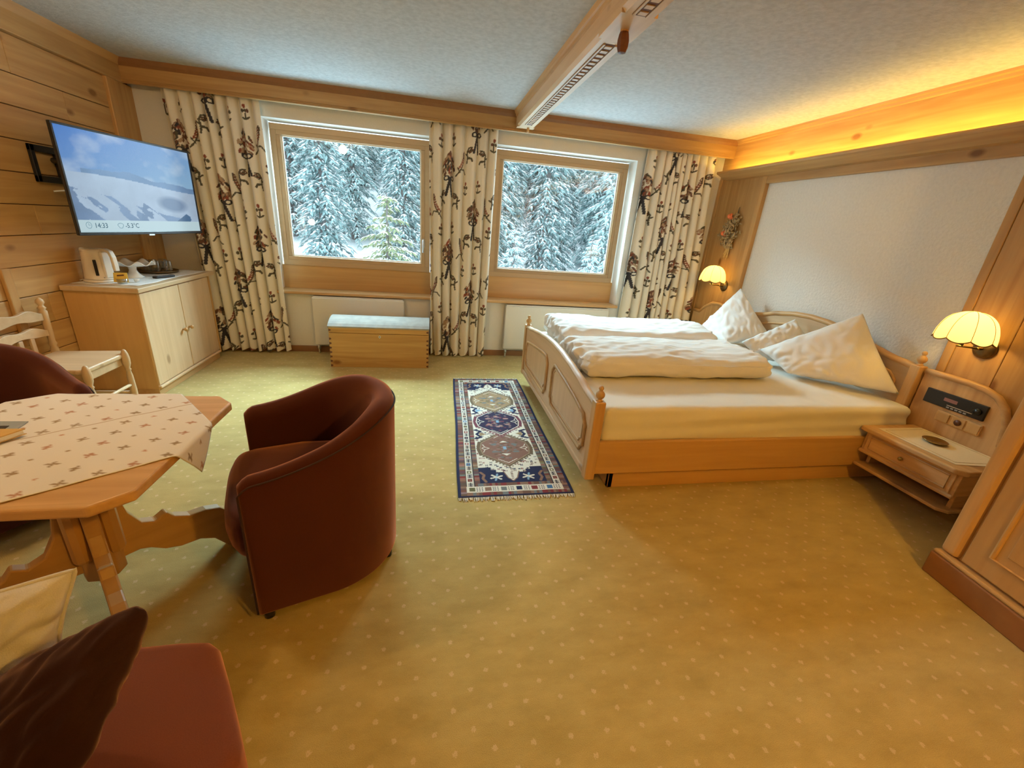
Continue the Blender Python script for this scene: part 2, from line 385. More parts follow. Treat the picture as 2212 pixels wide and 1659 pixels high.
def make_window(name, a, c, handle):
    t = struct(thing(name, None, None, ((a + c) / 2, 4.8465, 0)))
    hw = (c - a) / 2 - 0.02; z0, z1 = 0.887, 2.168; fw = 0.052
    for nm, x0, x1, q0, q1 in (('frame_bar', -hw, hw, z1 - fw, z1), ('frame_bar', -hw, hw, z0, z0 + fw), ('frame_bar', -hw, -hw + fw, z0 + fw, z1 - fw), ('frame_bar', hw - fw, hw, z0 + fw, z1 - fw)):
        bx(nm, x0, x1, 0, 0.08, q0, q1, M['frame'], t, 0.003)
    s0, s1 = z0 + fw - .004, z1 - fw + .004; sw = hw - fw + .004; sb = 0.042
    for x0, x1, q0, q1 in ((-sw, sw, s1 - sb, s1), (-sw, sw, s0, s0 + sb), (-sw, -sw + sb, s0 + sb, s1 - sb), (sw - sb, sw, s0 + sb, s1 - sb)):
        bx('sash_bar', x0, x1, 0.006, 0.07, q0, q1, M['frame'], t, 0.004)
    gx = sw - sb; g0, g1 = s0 + sb, s1 - sb; e = 0.012
    for x0, x1, q0, q1 in ((-gx, gx, g1 - e, g1), (-gx, gx, g0, g0 + e), (-gx, -gx + e, g0 + e, g1 - e), (gx - e, gx, g0 + e, g1 - e)):
        bx('glazing_seal', x0, x1, 0.03, 0.044, q0, q1, M['seam'], t)
    bx('pane', -gx + .004, gx - .004, 0.036, 0.040, g0 + .004, g1 - .004, M['glass'], t)
    # wood boarding under the frame, sill board
    bx('apron_board', -hw - .02, hw + .02, 0.012, 0.06, 0.64, z0, M['plain_x'], t, 0.002)
    bx('window_sill', -hw - .06, hw + .035, -0.222, 0.03, 0.622, 0.651, M['pine_x'], t, 0.008)
    if handle:
        hh = MB().box(-0.011, 0.011, -0.012, 0.004, -0.045, 0.045).build('handle_plate', M['silver'], t, bevel=0.004, loc=(sw - .02, 0.004, 1.19))
        MB().tube([(0, -.012, 0.028), (0, -.045, 0.028), (0, -.05, 0.0), (0, -.05, -0.095)], 0.0085, 10).build('handle_lever', M['silver'], hh, smooth=True)
    return t
make_window('window_1', ox[0][0], ox[0][1], True)
make_window('window_2', ox[1][0], ox[1][1], False)

# radiators under the sills
for nm, x0, x1, lab in (('radiator', -1.205, -0.285, 'flat cream radiator panel behind the wooden chest'), ('radiator', 0.82, 2.05, 'flat cream radiator panel behind the far side of the bed')):
    t = thing(nm, lab, 'radiator', ((x0 + x1) / 2, 4.645, 0), 0, 'radiators under the window sills'); h = (x1 - x0) / 2
    bx('panel', -h, h, -0.045, 0.015, 0.10, 0.60, M['radiator'], t, 0.008)
    bx('top_grille', -h + .01, h - .01, -0.035, 0.03, 0.60, 0.612, M['radiator'], t, 0.003)
    for xx in (-h + .03,):
        MB().tube([(xx, -.02, 0.0), (xx, -.02, 0.12)], 0.009, 10).build('pipe', M['radiator'], t, smooth=True)
        MB().lathe([(0.014, 0), (0.016, .01), (0.016, .03), (0.012, .035)], 12, (xx, -.02, 0.05)).build('valve', M['silver'], t, smooth=True)
struct(bx('baseboard_front', XL, XR, 4.672, YW, 0, 0.065, M['base'], bevel=0.004))

# left wall: horizontal pine planks
wl = struct(bx('wall_left', XL - .3, XL - .018, YB, YW, 0, H, M['dark_line']), 'left wall boarded with horizontal pine planks')
seams = [2.282, 2.066, 1.886, 1.70, 1.515, 1.33, 1.15, 0.966, 0.785, 0.60, 0.42, 0.24, 0.06]
cuts = [3.52, 3.9, 3.1, 3.75, 2.6, 3.4, 3.0, 2.7, 3.3, 2.5, 3.1, 2.8]
for k in range(len(seams) - 1):
    z1, z0 = seams[k], seams[k + 1]
    for (ya, yb) in ((0.2, cuts[k]), (cuts[k], 4.375)):
        bx('plank', XL - .02, XL + random.uniform(-.0015, .0015), ya + .001, yb - .001, z0 + .002, z1 - .002, M['panel_y'], wl, 0.004)
bx('plank', XL - .02, XL, 0.2, 4.375, 0.0, 0.058, M['panel_y'], wl, 0.004)
# corner boards and moulding strip of the left wall
struct(bx('trim_1', XL - .02, XL + .022, 4.362, 4.46, 0, 2.285, M['panel_z'], bevel=0.006))
struct(bx('trim_2', XL - .02, XL + .010, 4.46, YW, 0, 2.285, M['panel_z'], bevel=0.003))
struct(bx('trim_3', XL - .02, XL + .035, YB, 4.53, 2.281, H, M['panel_y'], bevel=0.006))
b = MB(); b.prism([(-2.465, H), (-2.435, H), (-2.465, H - .05)], 'y', YB, 4.53)
struct(b.build('trim_4', M['panel_y']))
# slim vertical batten
t = thing('wall_batten', 'slim vertical wooden batten on the boarded wall above the wooden chair', 'batten', (XL, 3.045, 0))
bx('batten', 0, 0.022, -0.03, 0.03, 0.5, 0.97, M['panel_z'], t, 0.006)

# curtain pelmet along the window wall
struct(bx('trim_5', XL, XR, 4.527, 4.555, 2.281, H, M['panel_x'], bevel=0.003), 'long pine pelmet board above the windows')
b = MB(); b.prism([(4.527, H), (4.497, H), (4.507, H - .03), (4.527, H - .052)], 'x', XL + .03, XR)
struct(b.build('trim_6', M['base']))
b = MB()
for k in range(3): b.box(XL + .03, XR - .02, 4.522, 4.53, 2.284 + k * .011, 2.291 + k * .011)
struct(b.build('trim_7', M['panel_x'], bevel=0.002))
struct(bx('trim_8', XL, XR, 4.555, YW, 2.40, H, M['wallwhite']))

# bed wall: white plaster field between pine pilasters
wr_ = struct(bx('wall_right', 3.20, 3.5, YB, YW, 0, H, M['plaster']), 'white plaster bed wall framed by pine boards')
for y0, y1 in ((4.02, 4.64),):
    bx('plank', 3.16, 3.21, y0, y1, 0, 2.09, M['panel_z'], wr_, 0.004)
bx('edge_strip', 3.152, 3.21, 4.64, YW, 0, 2.09, M['panel_z'], wr_, 0.004)
bx('edge_strip', 3.156, 3.21, 3.962, 4.02, 0, 2.09, M['panel_z'], wr_, 0.005)
bx('edge_strip', 3.156, 3.21, 1.955, 2.005, 0, 2.09, M['panel_z'], wr_, 0.005)
for k, (y0, y1) in enumerate(((1.72, 1.955), (1.48, 1.72), (1.22, 1.48), (0.95, 1.22), (0.4, 0.95), (-0.3, 0.4), (-1.0, -0.3), (-1.7, -1.0))):
    bx('plank', 3.16, 3.21, y0 + .001, y1 - .001, 0, 2.09, M['panel_z'], wr_, 0.004)
struct(bx('trim_9', 3.158, 3.205, 2.005, 3.962, 2.005, 2.09, M['panel_y'], bevel=0.005))
struct(bx('trim_10', 3.157, 3.21, YB, YW, 2.09, H, M['panel_y'], bevel=0.002), 'pine fascia board lit by the cove light')
b = MB(); b.prism([(3.157, H), (3.12, H), (3.125, H - .014), (3.14, H - .02), (3.145, H - .034), (3.157, H - .04)], 'y', YB, 4.527)
struct(b.build('trim_11', M['panel_y']))
# light ledge with cove moulding
b = MB(); b.prism([(3.16, 2.118), (3.012, 2.118), (3.010, 2.141), (2.993, 2.141), (2.990, 2.128), (2.996, 2.118), (3.010, 2.112), (3.06, 2.088), (3.10, 2.072), (3.16, 2.068)], 'y', YB, 4.53)
struct(b.build('trim_12', M['panel_y'], bevel=0.002), 'pine light ledge running along the bed wall')
t = thing('led_strip', 'glowing yellow light strip lying on the ledge above the bed', 'light strip', (3.045, 1.4, 2.1185))
bx('strip', -0.007, 0.007, -3.05, 3.08, 0, 0.010, M['led'], t)

# ceiling beam with carved underside
bm_ = thing('ceiling_beam', 'long pine ceiling beam with carved ladder ornament underneath', 'beam', (0.8635, 0, 2.31))
b = MB(); hw = 0.0836
def beam_sec(c): return [(-hw, 0.14), (-hw, c), (-hw + c, 0), (hw - c, 0), (hw, c), (hw, 0.14)]
b.prism(beam_sec(.018), 'y', 2.37, 4.44); b.prism(beam_sec(.002), 'y', 4.44, 4.526); b.prism(beam_sec(.002), 'y', 2.10, 2.37); b.prism(beam_sec(.018), 'y', YB, 2.10)
b.build('beam_body', M['pale_y'], bm_)
MB().prism([(-hw, 0.14), (-hw - .028, 0.14), (-hw - .02, 0.118), (-hw - .012, 0.112), (-hw - .008, 0.098), (-hw, 0.094)], 'y', YB, 4.526).build('side_moulding', M['pine_y'], bm_)
MB().prism([(hw, 0.14), (hw + .028, 0.14), (hw + .02, 0.118), (hw + .012, 0.112), (hw + .008, 0.098), (hw, 0.094)], 'y', YB, 4.526).build('side_moulding', M['pine_y'], bm_)
den = None
for y0, y1 in ((2.42, 4.33), (0.3, 2.10)):
    bx('carved_ground', -0.036, 0.036, y0, y1, -0.0015, 0.004, M['dark_line'], bm_)
    for sx in (-0.030, 0.030): bx('carved_rail', sx - .0045, sx + .0045, y0, y1, -0.006, 0.002, M['pale_y'], bm_)
    n = int((y1 - y0) / 0.058)
    for k in range(n):
        if den is None:
            den = MB().box(-0.019, 0.019, -0.016, 0.016, -0.006, 0.002).build('dentil', M['pale_y'], bm_, bevel=0.002); d = den
        else:
            d = den.copy(); C.objects.link(d)
        d.location = (0, y0 + .03 + k * 0.058, 0)
pg = thing('wooden_peg', 'dark faceted wooden peg hanging under the beam above the room', 'peg', (0.864, 2.255, 2.31))
MB().lathe([(0.018, 0.0), (0.024, -.018), (0.028, -.04), (0.027, -.062), (0.018, -.085), (0.004, -.088)], 8).build('peg_body', M['darkwood'], pg)
MB().lathe([(0.020, 0.004), (0.020, -.012), (0.016, -.014)], 8).build('peg_collar', M['pine_z'], pg)
pg = thing('wooden_peg', 'small square wooden peg at the window end of the beam', 'peg', (0.884, 4.45, 2.31))
MB().lathe([(0.011, 0.0), (0.013, -.03), (0.012, -.034)], 4).build('peg_body', M['pine_z'], pg)
# ================================================================ painted cloth: colours laid on the weave itself
class Canvas:
    def __init__(s, w, h, step, base):
        s.nx = max(2, int(w / step) + 1); s.ny = max(2, int(h / step) + 1); s.w = w; s.h = h
        s.X, s.Y = np.meshgrid(np.linspace(0, w, s.nx), np.linspace(0, h, s.ny))
        s.c = np.empty((s.ny, s.nx, 3)); s.c[:] = base
    def win(s, x0, x1, y0, y1):
        i0 = max(0, int((x0 / s.w) * (s.nx - 1))); i1 = min(s.nx, int((x1 / s.w) * (s.nx - 1)) + 2)
        j0 = max(0, int((y0 / s.h) * (s.ny - 1))); j1 = min(s.ny, int((y1 / s.h) * (s.ny - 1)) + 2)
        return (slice(j0, j1), slice(i0, i1)) if i1 > i0 and j1 > j0 else None
    def put(s, q, m, col): s.c[q][m] = col
    def ell(s, cx, cy, rx, ry, col, rot=0):
        r = max(rx, ry); q = s.win(cx - r, cx + r, cy - r, cy + r)
        if q is None: return
        dx = s.X[q] - cx; dy = s.Y[q] - cy; ca, sa = math.cos(rot), math.sin(rot)
        s.put(q, ((dx * ca + dy * sa) / rx) ** 2 + ((-dx * sa + dy * ca) / ry) ** 2 < 1, col)
    def line(s, p, w, col):
        for (x0, y0), (x1, y1) in zip(p[:-1], p[1:]):
            q = s.win(min(x0, x1) - w, max(x0, x1) + w, min(y0, y1) - w, max(y0, y1) + w)
            if q is None: continue
            vx, vy = x1 - x0, y1 - y0; l = vx * vx + vy * vy + 1e-12
            t = np.clip(((s.X[q] - x0) * vx + (s.Y[q] - y0) * vy) / l, 0, 1)
            s.put(q, np.hypot(s.X[q] - x0 - t * vx, s.Y[q] - y0 - t * vy) < w / 2, col)
    def rect(s, x0, x1, y0, y1, col):
        q = s.win(x0, x1, y0, y1)
        if q is not None: s.put(q, (s.X[q] >= x0) & (s.X[q] < x1) & (s.Y[q] >= y0) & (s.Y[q] < y1), col)
    def poly(s, P, col):
        xs = [p[0] for p in P]; ys = [p[1] for p in P]; q = s.win(min(xs), max(xs), min(ys), max(ys))
        if q is None: return
        m = np.zeros(s.X[q].shape, bool); X = s.X[q]; Y = s.Y[q]
        for (x0, y0), (x1, y1) in zip(P, P[1:] + P[:1]):
            c = ((y0 > Y) != (y1 > Y)) & (X < (x1 - x0) * (Y - y0) / ((y1 - y0) if abs(y1 - y0) > 1e-9 else 1e-9) + x0); m ^= c
        s.put(q, m, col)
    def mesh(s, name, fn, mat, parent=None, smooth=True, loc=None):
        X = s.X.ravel(); Y = s.Y.ravel(); P = fn(X, Y)
        me = bpy.data.meshes.new(name); n = s.nx * s.ny; nf = (s.nx - 1) * (s.ny - 1)
        me.vertices.add(n); me.vertices.foreach_set('co', np.stack(P, 1).astype(np.float32).ravel())
        i = np.arange(nf); r = i // (s.nx - 1); cc = i % (s.nx - 1); a = r * s.nx + cc
        idx = np.stack([a, a + 1, a + s.nx + 1, a + s.nx], 1).astype(np.int32).ravel()
        me.loops.add(nf * 4); me.loops.foreach_set('vertex_index', idx)
        me.polygons.add(nf); me.polygons.foreach_set('loop_start', (np.arange(nf) * 4).astype(np.int32)); me.polygons.foreach_set('loop_total', np.full(nf, 4, np.int32))
        me.polygons.foreach_set('use_smooth', np.full(nf, smooth))
        me.update(calc_edges=True); me.validate()
        at = me.color_attributes.new('Col', 'FLOAT_COLOR', 'POINT')
        at.data.foreach_set('color', np.concatenate([s.c.reshape(-1, 3), np.ones((n, 1))], 1).astype(np.float32).ravel())
        me.materials.append(mat); o = bpy.data.objects.new(name, me); C.objects.link(o)
        if parent: o.parent = parent
        if loc: o.location = loc
        return o

CREAM = (0.80, 0.745, 0.63)
OLV = (0.10, 0.085, 0.055); DRK = (0.045, 0.040, 0.045); BRN = (0.16, 0.075, 0.05); RED = (0.27, 0.075, 0.045); TAN = (0.42, 0.28, 0.18)
def curtain_print(cv, ox_, seed):
    rnd = random.Random(seed)
    def bouquet(x, y, s, fl):
        def q(dx, dy): return (x + fl * dx * s, y + dy * s)
        cv.line([q(0, -.01), q(-.025, -.14)], .022 * s, DRK); cv.line([q(.005, -.01), q(.035, -.135)], .022 * s, DRK)
        for k in range(64):
            v = rnd.random(); a = rnd.uniform(-1, 1); wdt = .070 * math.sin(PI * min(1, .22 + .80 * v)) + .008
            px, py = a * wdt, .03 + v * .19; an = a * .7 + PI / 2 + rnd.uniform(-.5, .5)
            X, Y = q(px, py); cv.ell(X, Y, .021 * s, .0085 * s, rnd.choice([BRN, BRN, RED, OLV, TAN, DRK, TAN]), an if fl > 0 else PI - an)
        for k in (-1, 1):
            for r_, c_ in ((.030, DRK), (.015, CREAM)):
                X, Y = q(k * .033, .012); cv.ell(X, Y, r_ * s, r_ * .72 * s, c_, k * .4)
        X, Y = q(0, .005); cv.ell(X, Y, .017 * s, .02 * s, DRK)
    def frond(x, y, s, fl):
        def q(dx, dy): return (x + fl * dx * s, y + dy * s)
        st = [q(.06 * (t - .9) ** 2 * 2 - .02, -.10 + .24 * t) for t in np.linspace(0, 1, 9)]
        cv.line(st, .014 * s, OLV)
        for t in np.linspace(.40, 1, 7):
            bx_, by_ = .06 * (t - .9) ** 2 * 2 - .02, -.10 + .24 * t; l = .055 * (1.3 - t)
            cv.line([q(bx_, by_), q(bx_ + l * .6, by_ - .012), q(bx_ + l, by_ - .028)], .0095 * s, RED if t < .75 else BRN)
        cv.line([q(.03, -.035), q(-.02, -.03), q(-.05, -.075)], .013 * s, OLV)
        cv.line([q(.035, -.06), q(.06, -.02)], .012 * s, OLV)
    def hook(x, y, s, fl):
        def q(dx, dy): return (x + fl * dx * s, y + dy * s)
        cv.line([q(0, -.07), q(.008, -.02), q(0, .03), q(.02, .065), q(.05, .07)], .014 * s, OLV)
        for k in range(4): cv.line([q(.006 + k * .012, .035 + .008 * k), q(.03 + k * .011, .022 + .008 * k)], .012 * s, BRN if k % 2 else OLV)
        cv.line([q(.006, -.02), q(.045, -.025), q(.055, -.045)], .018 * s, OLV)
        cv.line([q(.004, -.005), q(-.02, .012)], .014 * s, OLV)
    def sprig(x, y, s, fl):
        def q(dx, dy): return (x + fl * dx * s, y + dy * s)
        cv.line([q(0, -.055), q(.004, 0), q(-.004, .04)], .010 * s, OLV)
        for dx, dy, c_ in ((-.018, .012, OLV), (.017, .016, BRN), (-.003, .05, RED)):
            X, Y = q(dx, dy); cv.ell(X, Y, .012 * s, .016 * s, c_)
        X, Y = q(.016, -.045); cv.ell(X, Y, .024 * s, .008 * s, OLV, .6 * fl); X, Y = q(-.012, -.05); cv.ell(X, Y, .018 * s, .008 * s, OLV, -.7 * fl)
    PX, PY = 0.68, 0.80
    for i in range(-1, int(cv.w / PX) + 2):
        for j in range(-1, int(cv.h / PY) + 2):
            for hx, hy in ((0, 0), (PX / 2, PY / 2)):
                x = i * PX + hx + ox_; y = j * PY + hy + .2
                bouquet(x, y, 1.05, 1 if (i + j) % 2 else -1)
                frond(x + .165, y + .13, .92, 1 if j % 2 else -1)
                hook(x - .105, y - .17, 1, 1); hook(x + .115, y - .19, 1, -1)
                sprig(x + .055, y + .355, .95, 1); sprig(x + .225, y - .07, .95, -1)
M['curtain'] = vcol('printed_curtain_cotton', 0.85, bump=0.08, bscale=500, sheen=0.1)
def make_curtain(label, xt0, xt1, xb0, xb1, zb, nf, seed, off, bunch=0.0):
    wf = (xt1 - xt0) * 1.32; hgt = 2.40 - zb
    cv = Canvas(wf, hgt, 0.0052, CREAM); curtain_print(cv, off, seed)
    rnd = random.Random(seed); ph = [rnd.uniform(0, 6.28) for _ in range(4)]
    t = thing('curtain', label, 'curtain', ((xt0 + xt1) / 2, 4.618, 0), 0, 'printed curtains at the windows')
    xc = (xt0 + xt1) / 2
    def fn(X, Y):
        u = X / wf; v = Y / hgt               # v=0 bottom
        if bunch: u2 = u + bunch * np.sin(2 * PI * u) / (2 * PI)
        else: u2 = u
        x = (xt0 + (xt1 - xt0) * u2) * v + (xb0 + (xb1 - xb0) * u2) * (1 - v)
        p = 2 * PI * nf * u + .5 * np.sin(3 * u * PI + ph[0]) + .35 * np.sin(5.1 * v + ph[1]) * (1 - v)
        amp = .026 + .014 * (1 - v) + .004 * np.sin(9 * u + ph[2])
        y = amp * np.sin(p) + .006 * np.sin(2 * p + ph[3])
        x = x + .012 * np.cos(p) * (0.6 + .4 * (1 - v)) - xc
        z = zb + Y + .012 * np.sin(2 * PI * nf * u + 1.0) * (1 - v) ** 6
        return x, y, z
    o = cv.mesh('curtain_cloth', fn, M['curtain'], t)
    so = o.modifiers.new('thick', 'SOLIDIFY'); so.thickness = 0.0015
    return t
make_curtain('cream printed curtain beside the television, left of the first window', -2.26, -1.495, -2.14, -1.455, 0.03, 8, 3, 0.12)
make_curtain('cream printed curtain hanging between the two windows', -0.04, 0.625, -0.01, 0.585, 0.015, 6, 5, 0.27)
make_curtain('cream printed curtain in the corner beside the bed', 2.205, 2.99, 2.155, 3.125, 0.02, 10, 9, 0.05, 0.35)

# ---------------------------------------------------------------- rug
def make_rug():
    W_, L_ = 0.645, 1.90
    NAVY = (0.018, 0.022, 0.065); IV = (0.70, 0.66, 0.56); BR = (0.16, 0.085, 0.06); BR2 = (0.24, 0.14, 0.095); RD = (0.20, 0.035, 0.035); BL = (0.06, 0.16, 0.33); LB = (0.22, 0.36, 0.50); GY = (0.16, 0.17, 0.17); CAM = (0.33, 0.22, 0.12); OL = (0.14, 0.13, 0.06)
    cv = Canvas(W_, L_, 0.0036, NAVY); rnd = random.Random(4)
    cv.rect(.016, W_ - .016, .012, L_ - .012, BR)
    # banded outer and inner guard stripes
    for y in np.arange(.012, L_ - .012, .018):
        c = rnd.choice([BR, BR, BR2, RD, GY, (0.13, .07, .07), (0.30, .2, .16)])
        for x0, x1 in ((.016, .05), (.095, .128), (W_ - .05, W_ - .016), (W_ - .128, W_ - .095)): cv.rect(x0, x1, y, y + .018, [k * rnd.uniform(.8, 1.2) for k in c])
    for x in np.arange(.05, W_ - .05, .016):
        for y0, y1 in ((.012, .04), (.10, .128), (L_ - .128, L_ - .10), (L_ - .04, L_ - .012)):
            c = rnd.choice([BR, BR2, RD, GY, BR]); cv.rect(x, x + .016, y0, y1, c)
    # ivory main border with coloured squares and little hooks
    for x0, x1 in ((.05, .095), (W_ - .095, W_ - .05)):
        cv.rect(x0, x1, .04, L_ - .04, IV); cv.line([(x0, .04), (x0, L_ - .04)], .005, DRK); cv.line([(x1, .04), (x1, L_ - .04)], .005, DRK)
        k = 0
        for y in np.arange(.06, L_ - .08, .088):
            c = [NAVY, RD, OL, BL, BR, GY, (0.25, .05, .04)][k % 7]; k += 1
            cv.rect(x0 + .009, x1 - .009, y, y + .030, c); cv.rect(x0 + .017, x1 - .017, y + .008, y + .022, IV if k % 2 else BR2)
            for a in (.014, .031):
                for bb in (.042, .056, .070): cv.rect(x0 + a - .005, x0 + a + .006, y + bb, y + bb + .007, NAVY if (k % 3) else BR)
            cv.rect(x0 + .019, x0 + .026, y + .040, y + .079, DRK)
    for y0, y1 in ((.04, .10), (L_ - .10, L_ - .04)):
        cv.rect(.05, W_ - .05, y0, y1, IV); k = 0
        for x in np.arange(.062, W_ - .09, .088):
            c = [OL, BR2, GY, NAVY, RD, BL][k % 6]; k += 1
            cv.rect(x, x + .034, y0 + .012, y1 - .012, c)
            for a in (.042, .055, .068):
                for bb in (.012, .027, .042): cv.rect(x + a, x + a + .007, y0 + bb, y0 + bb + .008, NAVY)
    fx0, fx1, fy0, fy1 = .128, W_ - .128, .128, L_ - .128; cx = W_ / 2; hw = (fx1 - fx0) / 2
    cv.rect(fx0, fx1, fy0, fy1, IV)
    for k in range(620):   # scattered little hooks on the ivory ground
        x, y = rnd.uniform(fx0 + .012, fx1 - .012), rnd.uniform(fy0 + .02, fy1 - .02); c = rnd.choice([NAVY, BR, RD, NAVY])
        cv.rect(x - .007, x + .007, y - .0025, y + .0025, c); cv.rect(x - .007, x - .003, y - .008, y + .008, c); cv.rect(x + .003, x + .007, y - .008, y + .008, c)
    # navy stepped ends with white stars
    for e, sg in ((fy0, 1), (fy1, -1)):
        def Y(d): return e + sg * d
        def R(x0, x1, d0, d1, c): cv.rect(x0, x1, min(Y(d0), Y(d1)), max(Y(d0), Y(d1)), c)
        R(fx0, fx1, 0, .11, NAVY); R(fx0, fx0 + .075, .11, .17, NAVY); R(fx1 - .075, fx1, .11, .17, NAVY); R(fx0 + .075, fx0 + .105, .11, .14, NAVY); R(fx1 - .105, fx1 - .075, .11, .14, NAVY)
        cv.poly([(cx - .045, Y(.12)), (cx + .045, Y(.12)), (cx + .025, Y(.05)), (cx, Y(.02)), (cx - .025, Y(.05))], IV)
        cv.line([(cx - .047, Y(.12)), (cx - .027, Y(.05)), (cx, Y(.018)), (cx + .027, Y(.05)), (cx + .047, Y(.12))], .007, BR2)
        for q in range(5): cv.rect(cx - .006, cx + .006, min(Y(.04 + q * .016), Y(.048 + q * .016)), max(Y(.04 + q * .016), Y(.048 + q * .016)), BR)
        for sx in (-1, 1):
            ux = cx + sx * .095
            for a in range(3):
                an = a * PI / 3 + .3
                cv.line([(ux - .034 * math.cos(an), Y(.06) - .034 * math.sin(an)), (ux + .034 * math.cos(an), Y(.06) + .034 * math.sin(an))], .012, IV if a != 1 else LB)
            cv.line([(cx + sx * .185, Y(.115)), (cx + sx * .165, Y(.085)), (cx + sx * .175, Y(.05)), (cx + sx * .16, Y(.015))], .016, BR2)
    # three latch-hook medallions
    hx = hw * .93
    for cy, main, edge, dk in ((fy0 + .41, (0.22, .115, .085), (0.15, .10, .06), BR), (fy0 + .82, (0.035, .025, .06), (0.17, .05, .07), NAVY), (fy0 + 1.23, CAM, (0.17, .12, .07), OL)):
        hh = .238; base = [(0, hh), (hx * .92, hh * .36), (hx, 0), (hx * .92, -hh * .36), (0, -hh), (-hx * .92, -hh * .36), (-hx, 0), (-hx * .92, hh * .36)]
        for i in range(8):       # toothed outline
            p, q2 = base[i], base[(i + 1) % 8]
            for t_ in np.linspace(0, 1, 10):
                x, y = cx + (p[0] + (q2[0] - p[0]) * t_) * 1.02, cy + (p[1] + (q2[1] - p[1]) * t_) * 1.05; cv.rect(x - .006, x + .006, y - .006, y + .006, edge)
        P = lambda f: [(cx + a * f, cy + c_ * f) for a, c_ in base]
        cv.poly(P(1.0), edge); cv.poly(P(.93), IV if main[0] < .1 else (0.30, .22, .14)); cv.poly(P(.89), main)
        for k in range(90):
            a = rnd.uniform(0, 6.28); r_ = rnd.uniform(.1, .62); x, y = cx + hx * r_ * math.cos(a), cy + hh * r_ * math.sin(a)
            c = rnd.choice([GY, dk, BR2, (0.28, .18, .16), main, edge]); cv.ell(x, y, .011, .007, c)
        for sx in (-1, 1):
            cv.line([(cx + sx * hx * .8, cy - .05), (cx + sx * hx * .74, cy - .018), (cx + sx * hx * .58, cy), (cx + sx * hx * .74, cy + .018), (cx + sx * hx * .8, cy + .05)], .005, IV)
            cv.line([(cx + sx * hx * .85, cy), (cx + sx * hx * .74, cy + .018)], .005, IV); cv.line([(cx + sx * hx * .85, cy), (cx + sx * hx * .74, cy - .018)], .005, IV)
            cv.line([(cx, cy + sx * hh * .80), (cx + .06, cy + sx * hh * .6)], .005, IV); cv.line([(cx, cy + sx * hh * .80), (cx - .06, cy + sx * hh * .6)], .005, IV)
            cv.poly([(cx - .03, cy + sx * .075), (cx + .03, cy + sx * .075), (cx, cy + sx * .1)], IV if main[0] > .1 else (0.45, .25, .22))
            for s2 in (-1, 1): cv.ell(cx + sx * .07, cy + s2 * .05, .022, .012, (0.36, .2, .18) if main[0] < .1 else GY)
        cv.rect(cx - .012, cx + .012, cy - .02, cy + .02, LB); cv.rect(cx - .05, cx - .02, cy - .008, cy + .008, edge); cv.rect(cx + .02, cx + .05, cy - .008, cy + .008, edge)
    for cy, c in ((fy0 + .615, CAM), (fy0 + 1.025, LB)):      # arrow shapes between the medallions
        for sx in (-1, 1):
            for dy in (-1, 1): cv.line([(cx + sx * .185, cy + dy * .065), (cx + sx * .145, cy + dy * .045), (cx + sx * .175, cy)], .020, NAVY)
            cv.poly([(cx + sx * .155, cy + .03), (cx + sx * .155, cy - .03), (cx + sx * .105, cy)], c)
    t = thing('rug', 'long narrow knotted rug with three medallions lying beside the footboard', 'rug', (0.195, 1.945, 0))
    ang = math.radians(-1.0); kx = (0.853 - 0.23) / W_
    def fn(X, Y):
        f = Y / L_; x = (0.155 * (1 - f) + 0.215 * f) - .195 + X * ((0.673 * (1 - f) + 0.635 * f) / W_) + .006 * np.sin(Y * 5) * (X / W_ - .5)
        return x, Y, 0.009 + .001 * np.sin(X * 40) * np.sin(Y * 23)
    M['rug'] = vcol('knotted_wool_rug', 0.95, bump=0.5, bscale=300)
    o = cv.mesh('rug_field', fn, M['rug'], t); so = o.modifiers.new('thick', 'SOLIDIFY'); so.thickness = 0.008; so.offset = -1
    for yy, sg, x0, x1 in ((0, -1, -.04, .633), (L_, 1, .02, .655)):
        b = MB()
        for k in range(95):
            x = x0 + (x1 - x0) * (k + .5) / 95; l = rnd.uniform(.018, .034); dx = rnd.uniform(-.008, .008)
            b.tube([(x, yy, .006), (x + dx * .6, yy + sg * l * .6, .006), (x + dx, yy + sg * l, .003)], .0028, 4)
        tag(b.build('fringe', M['fringe'], t), kind='stuff')
make_rug()
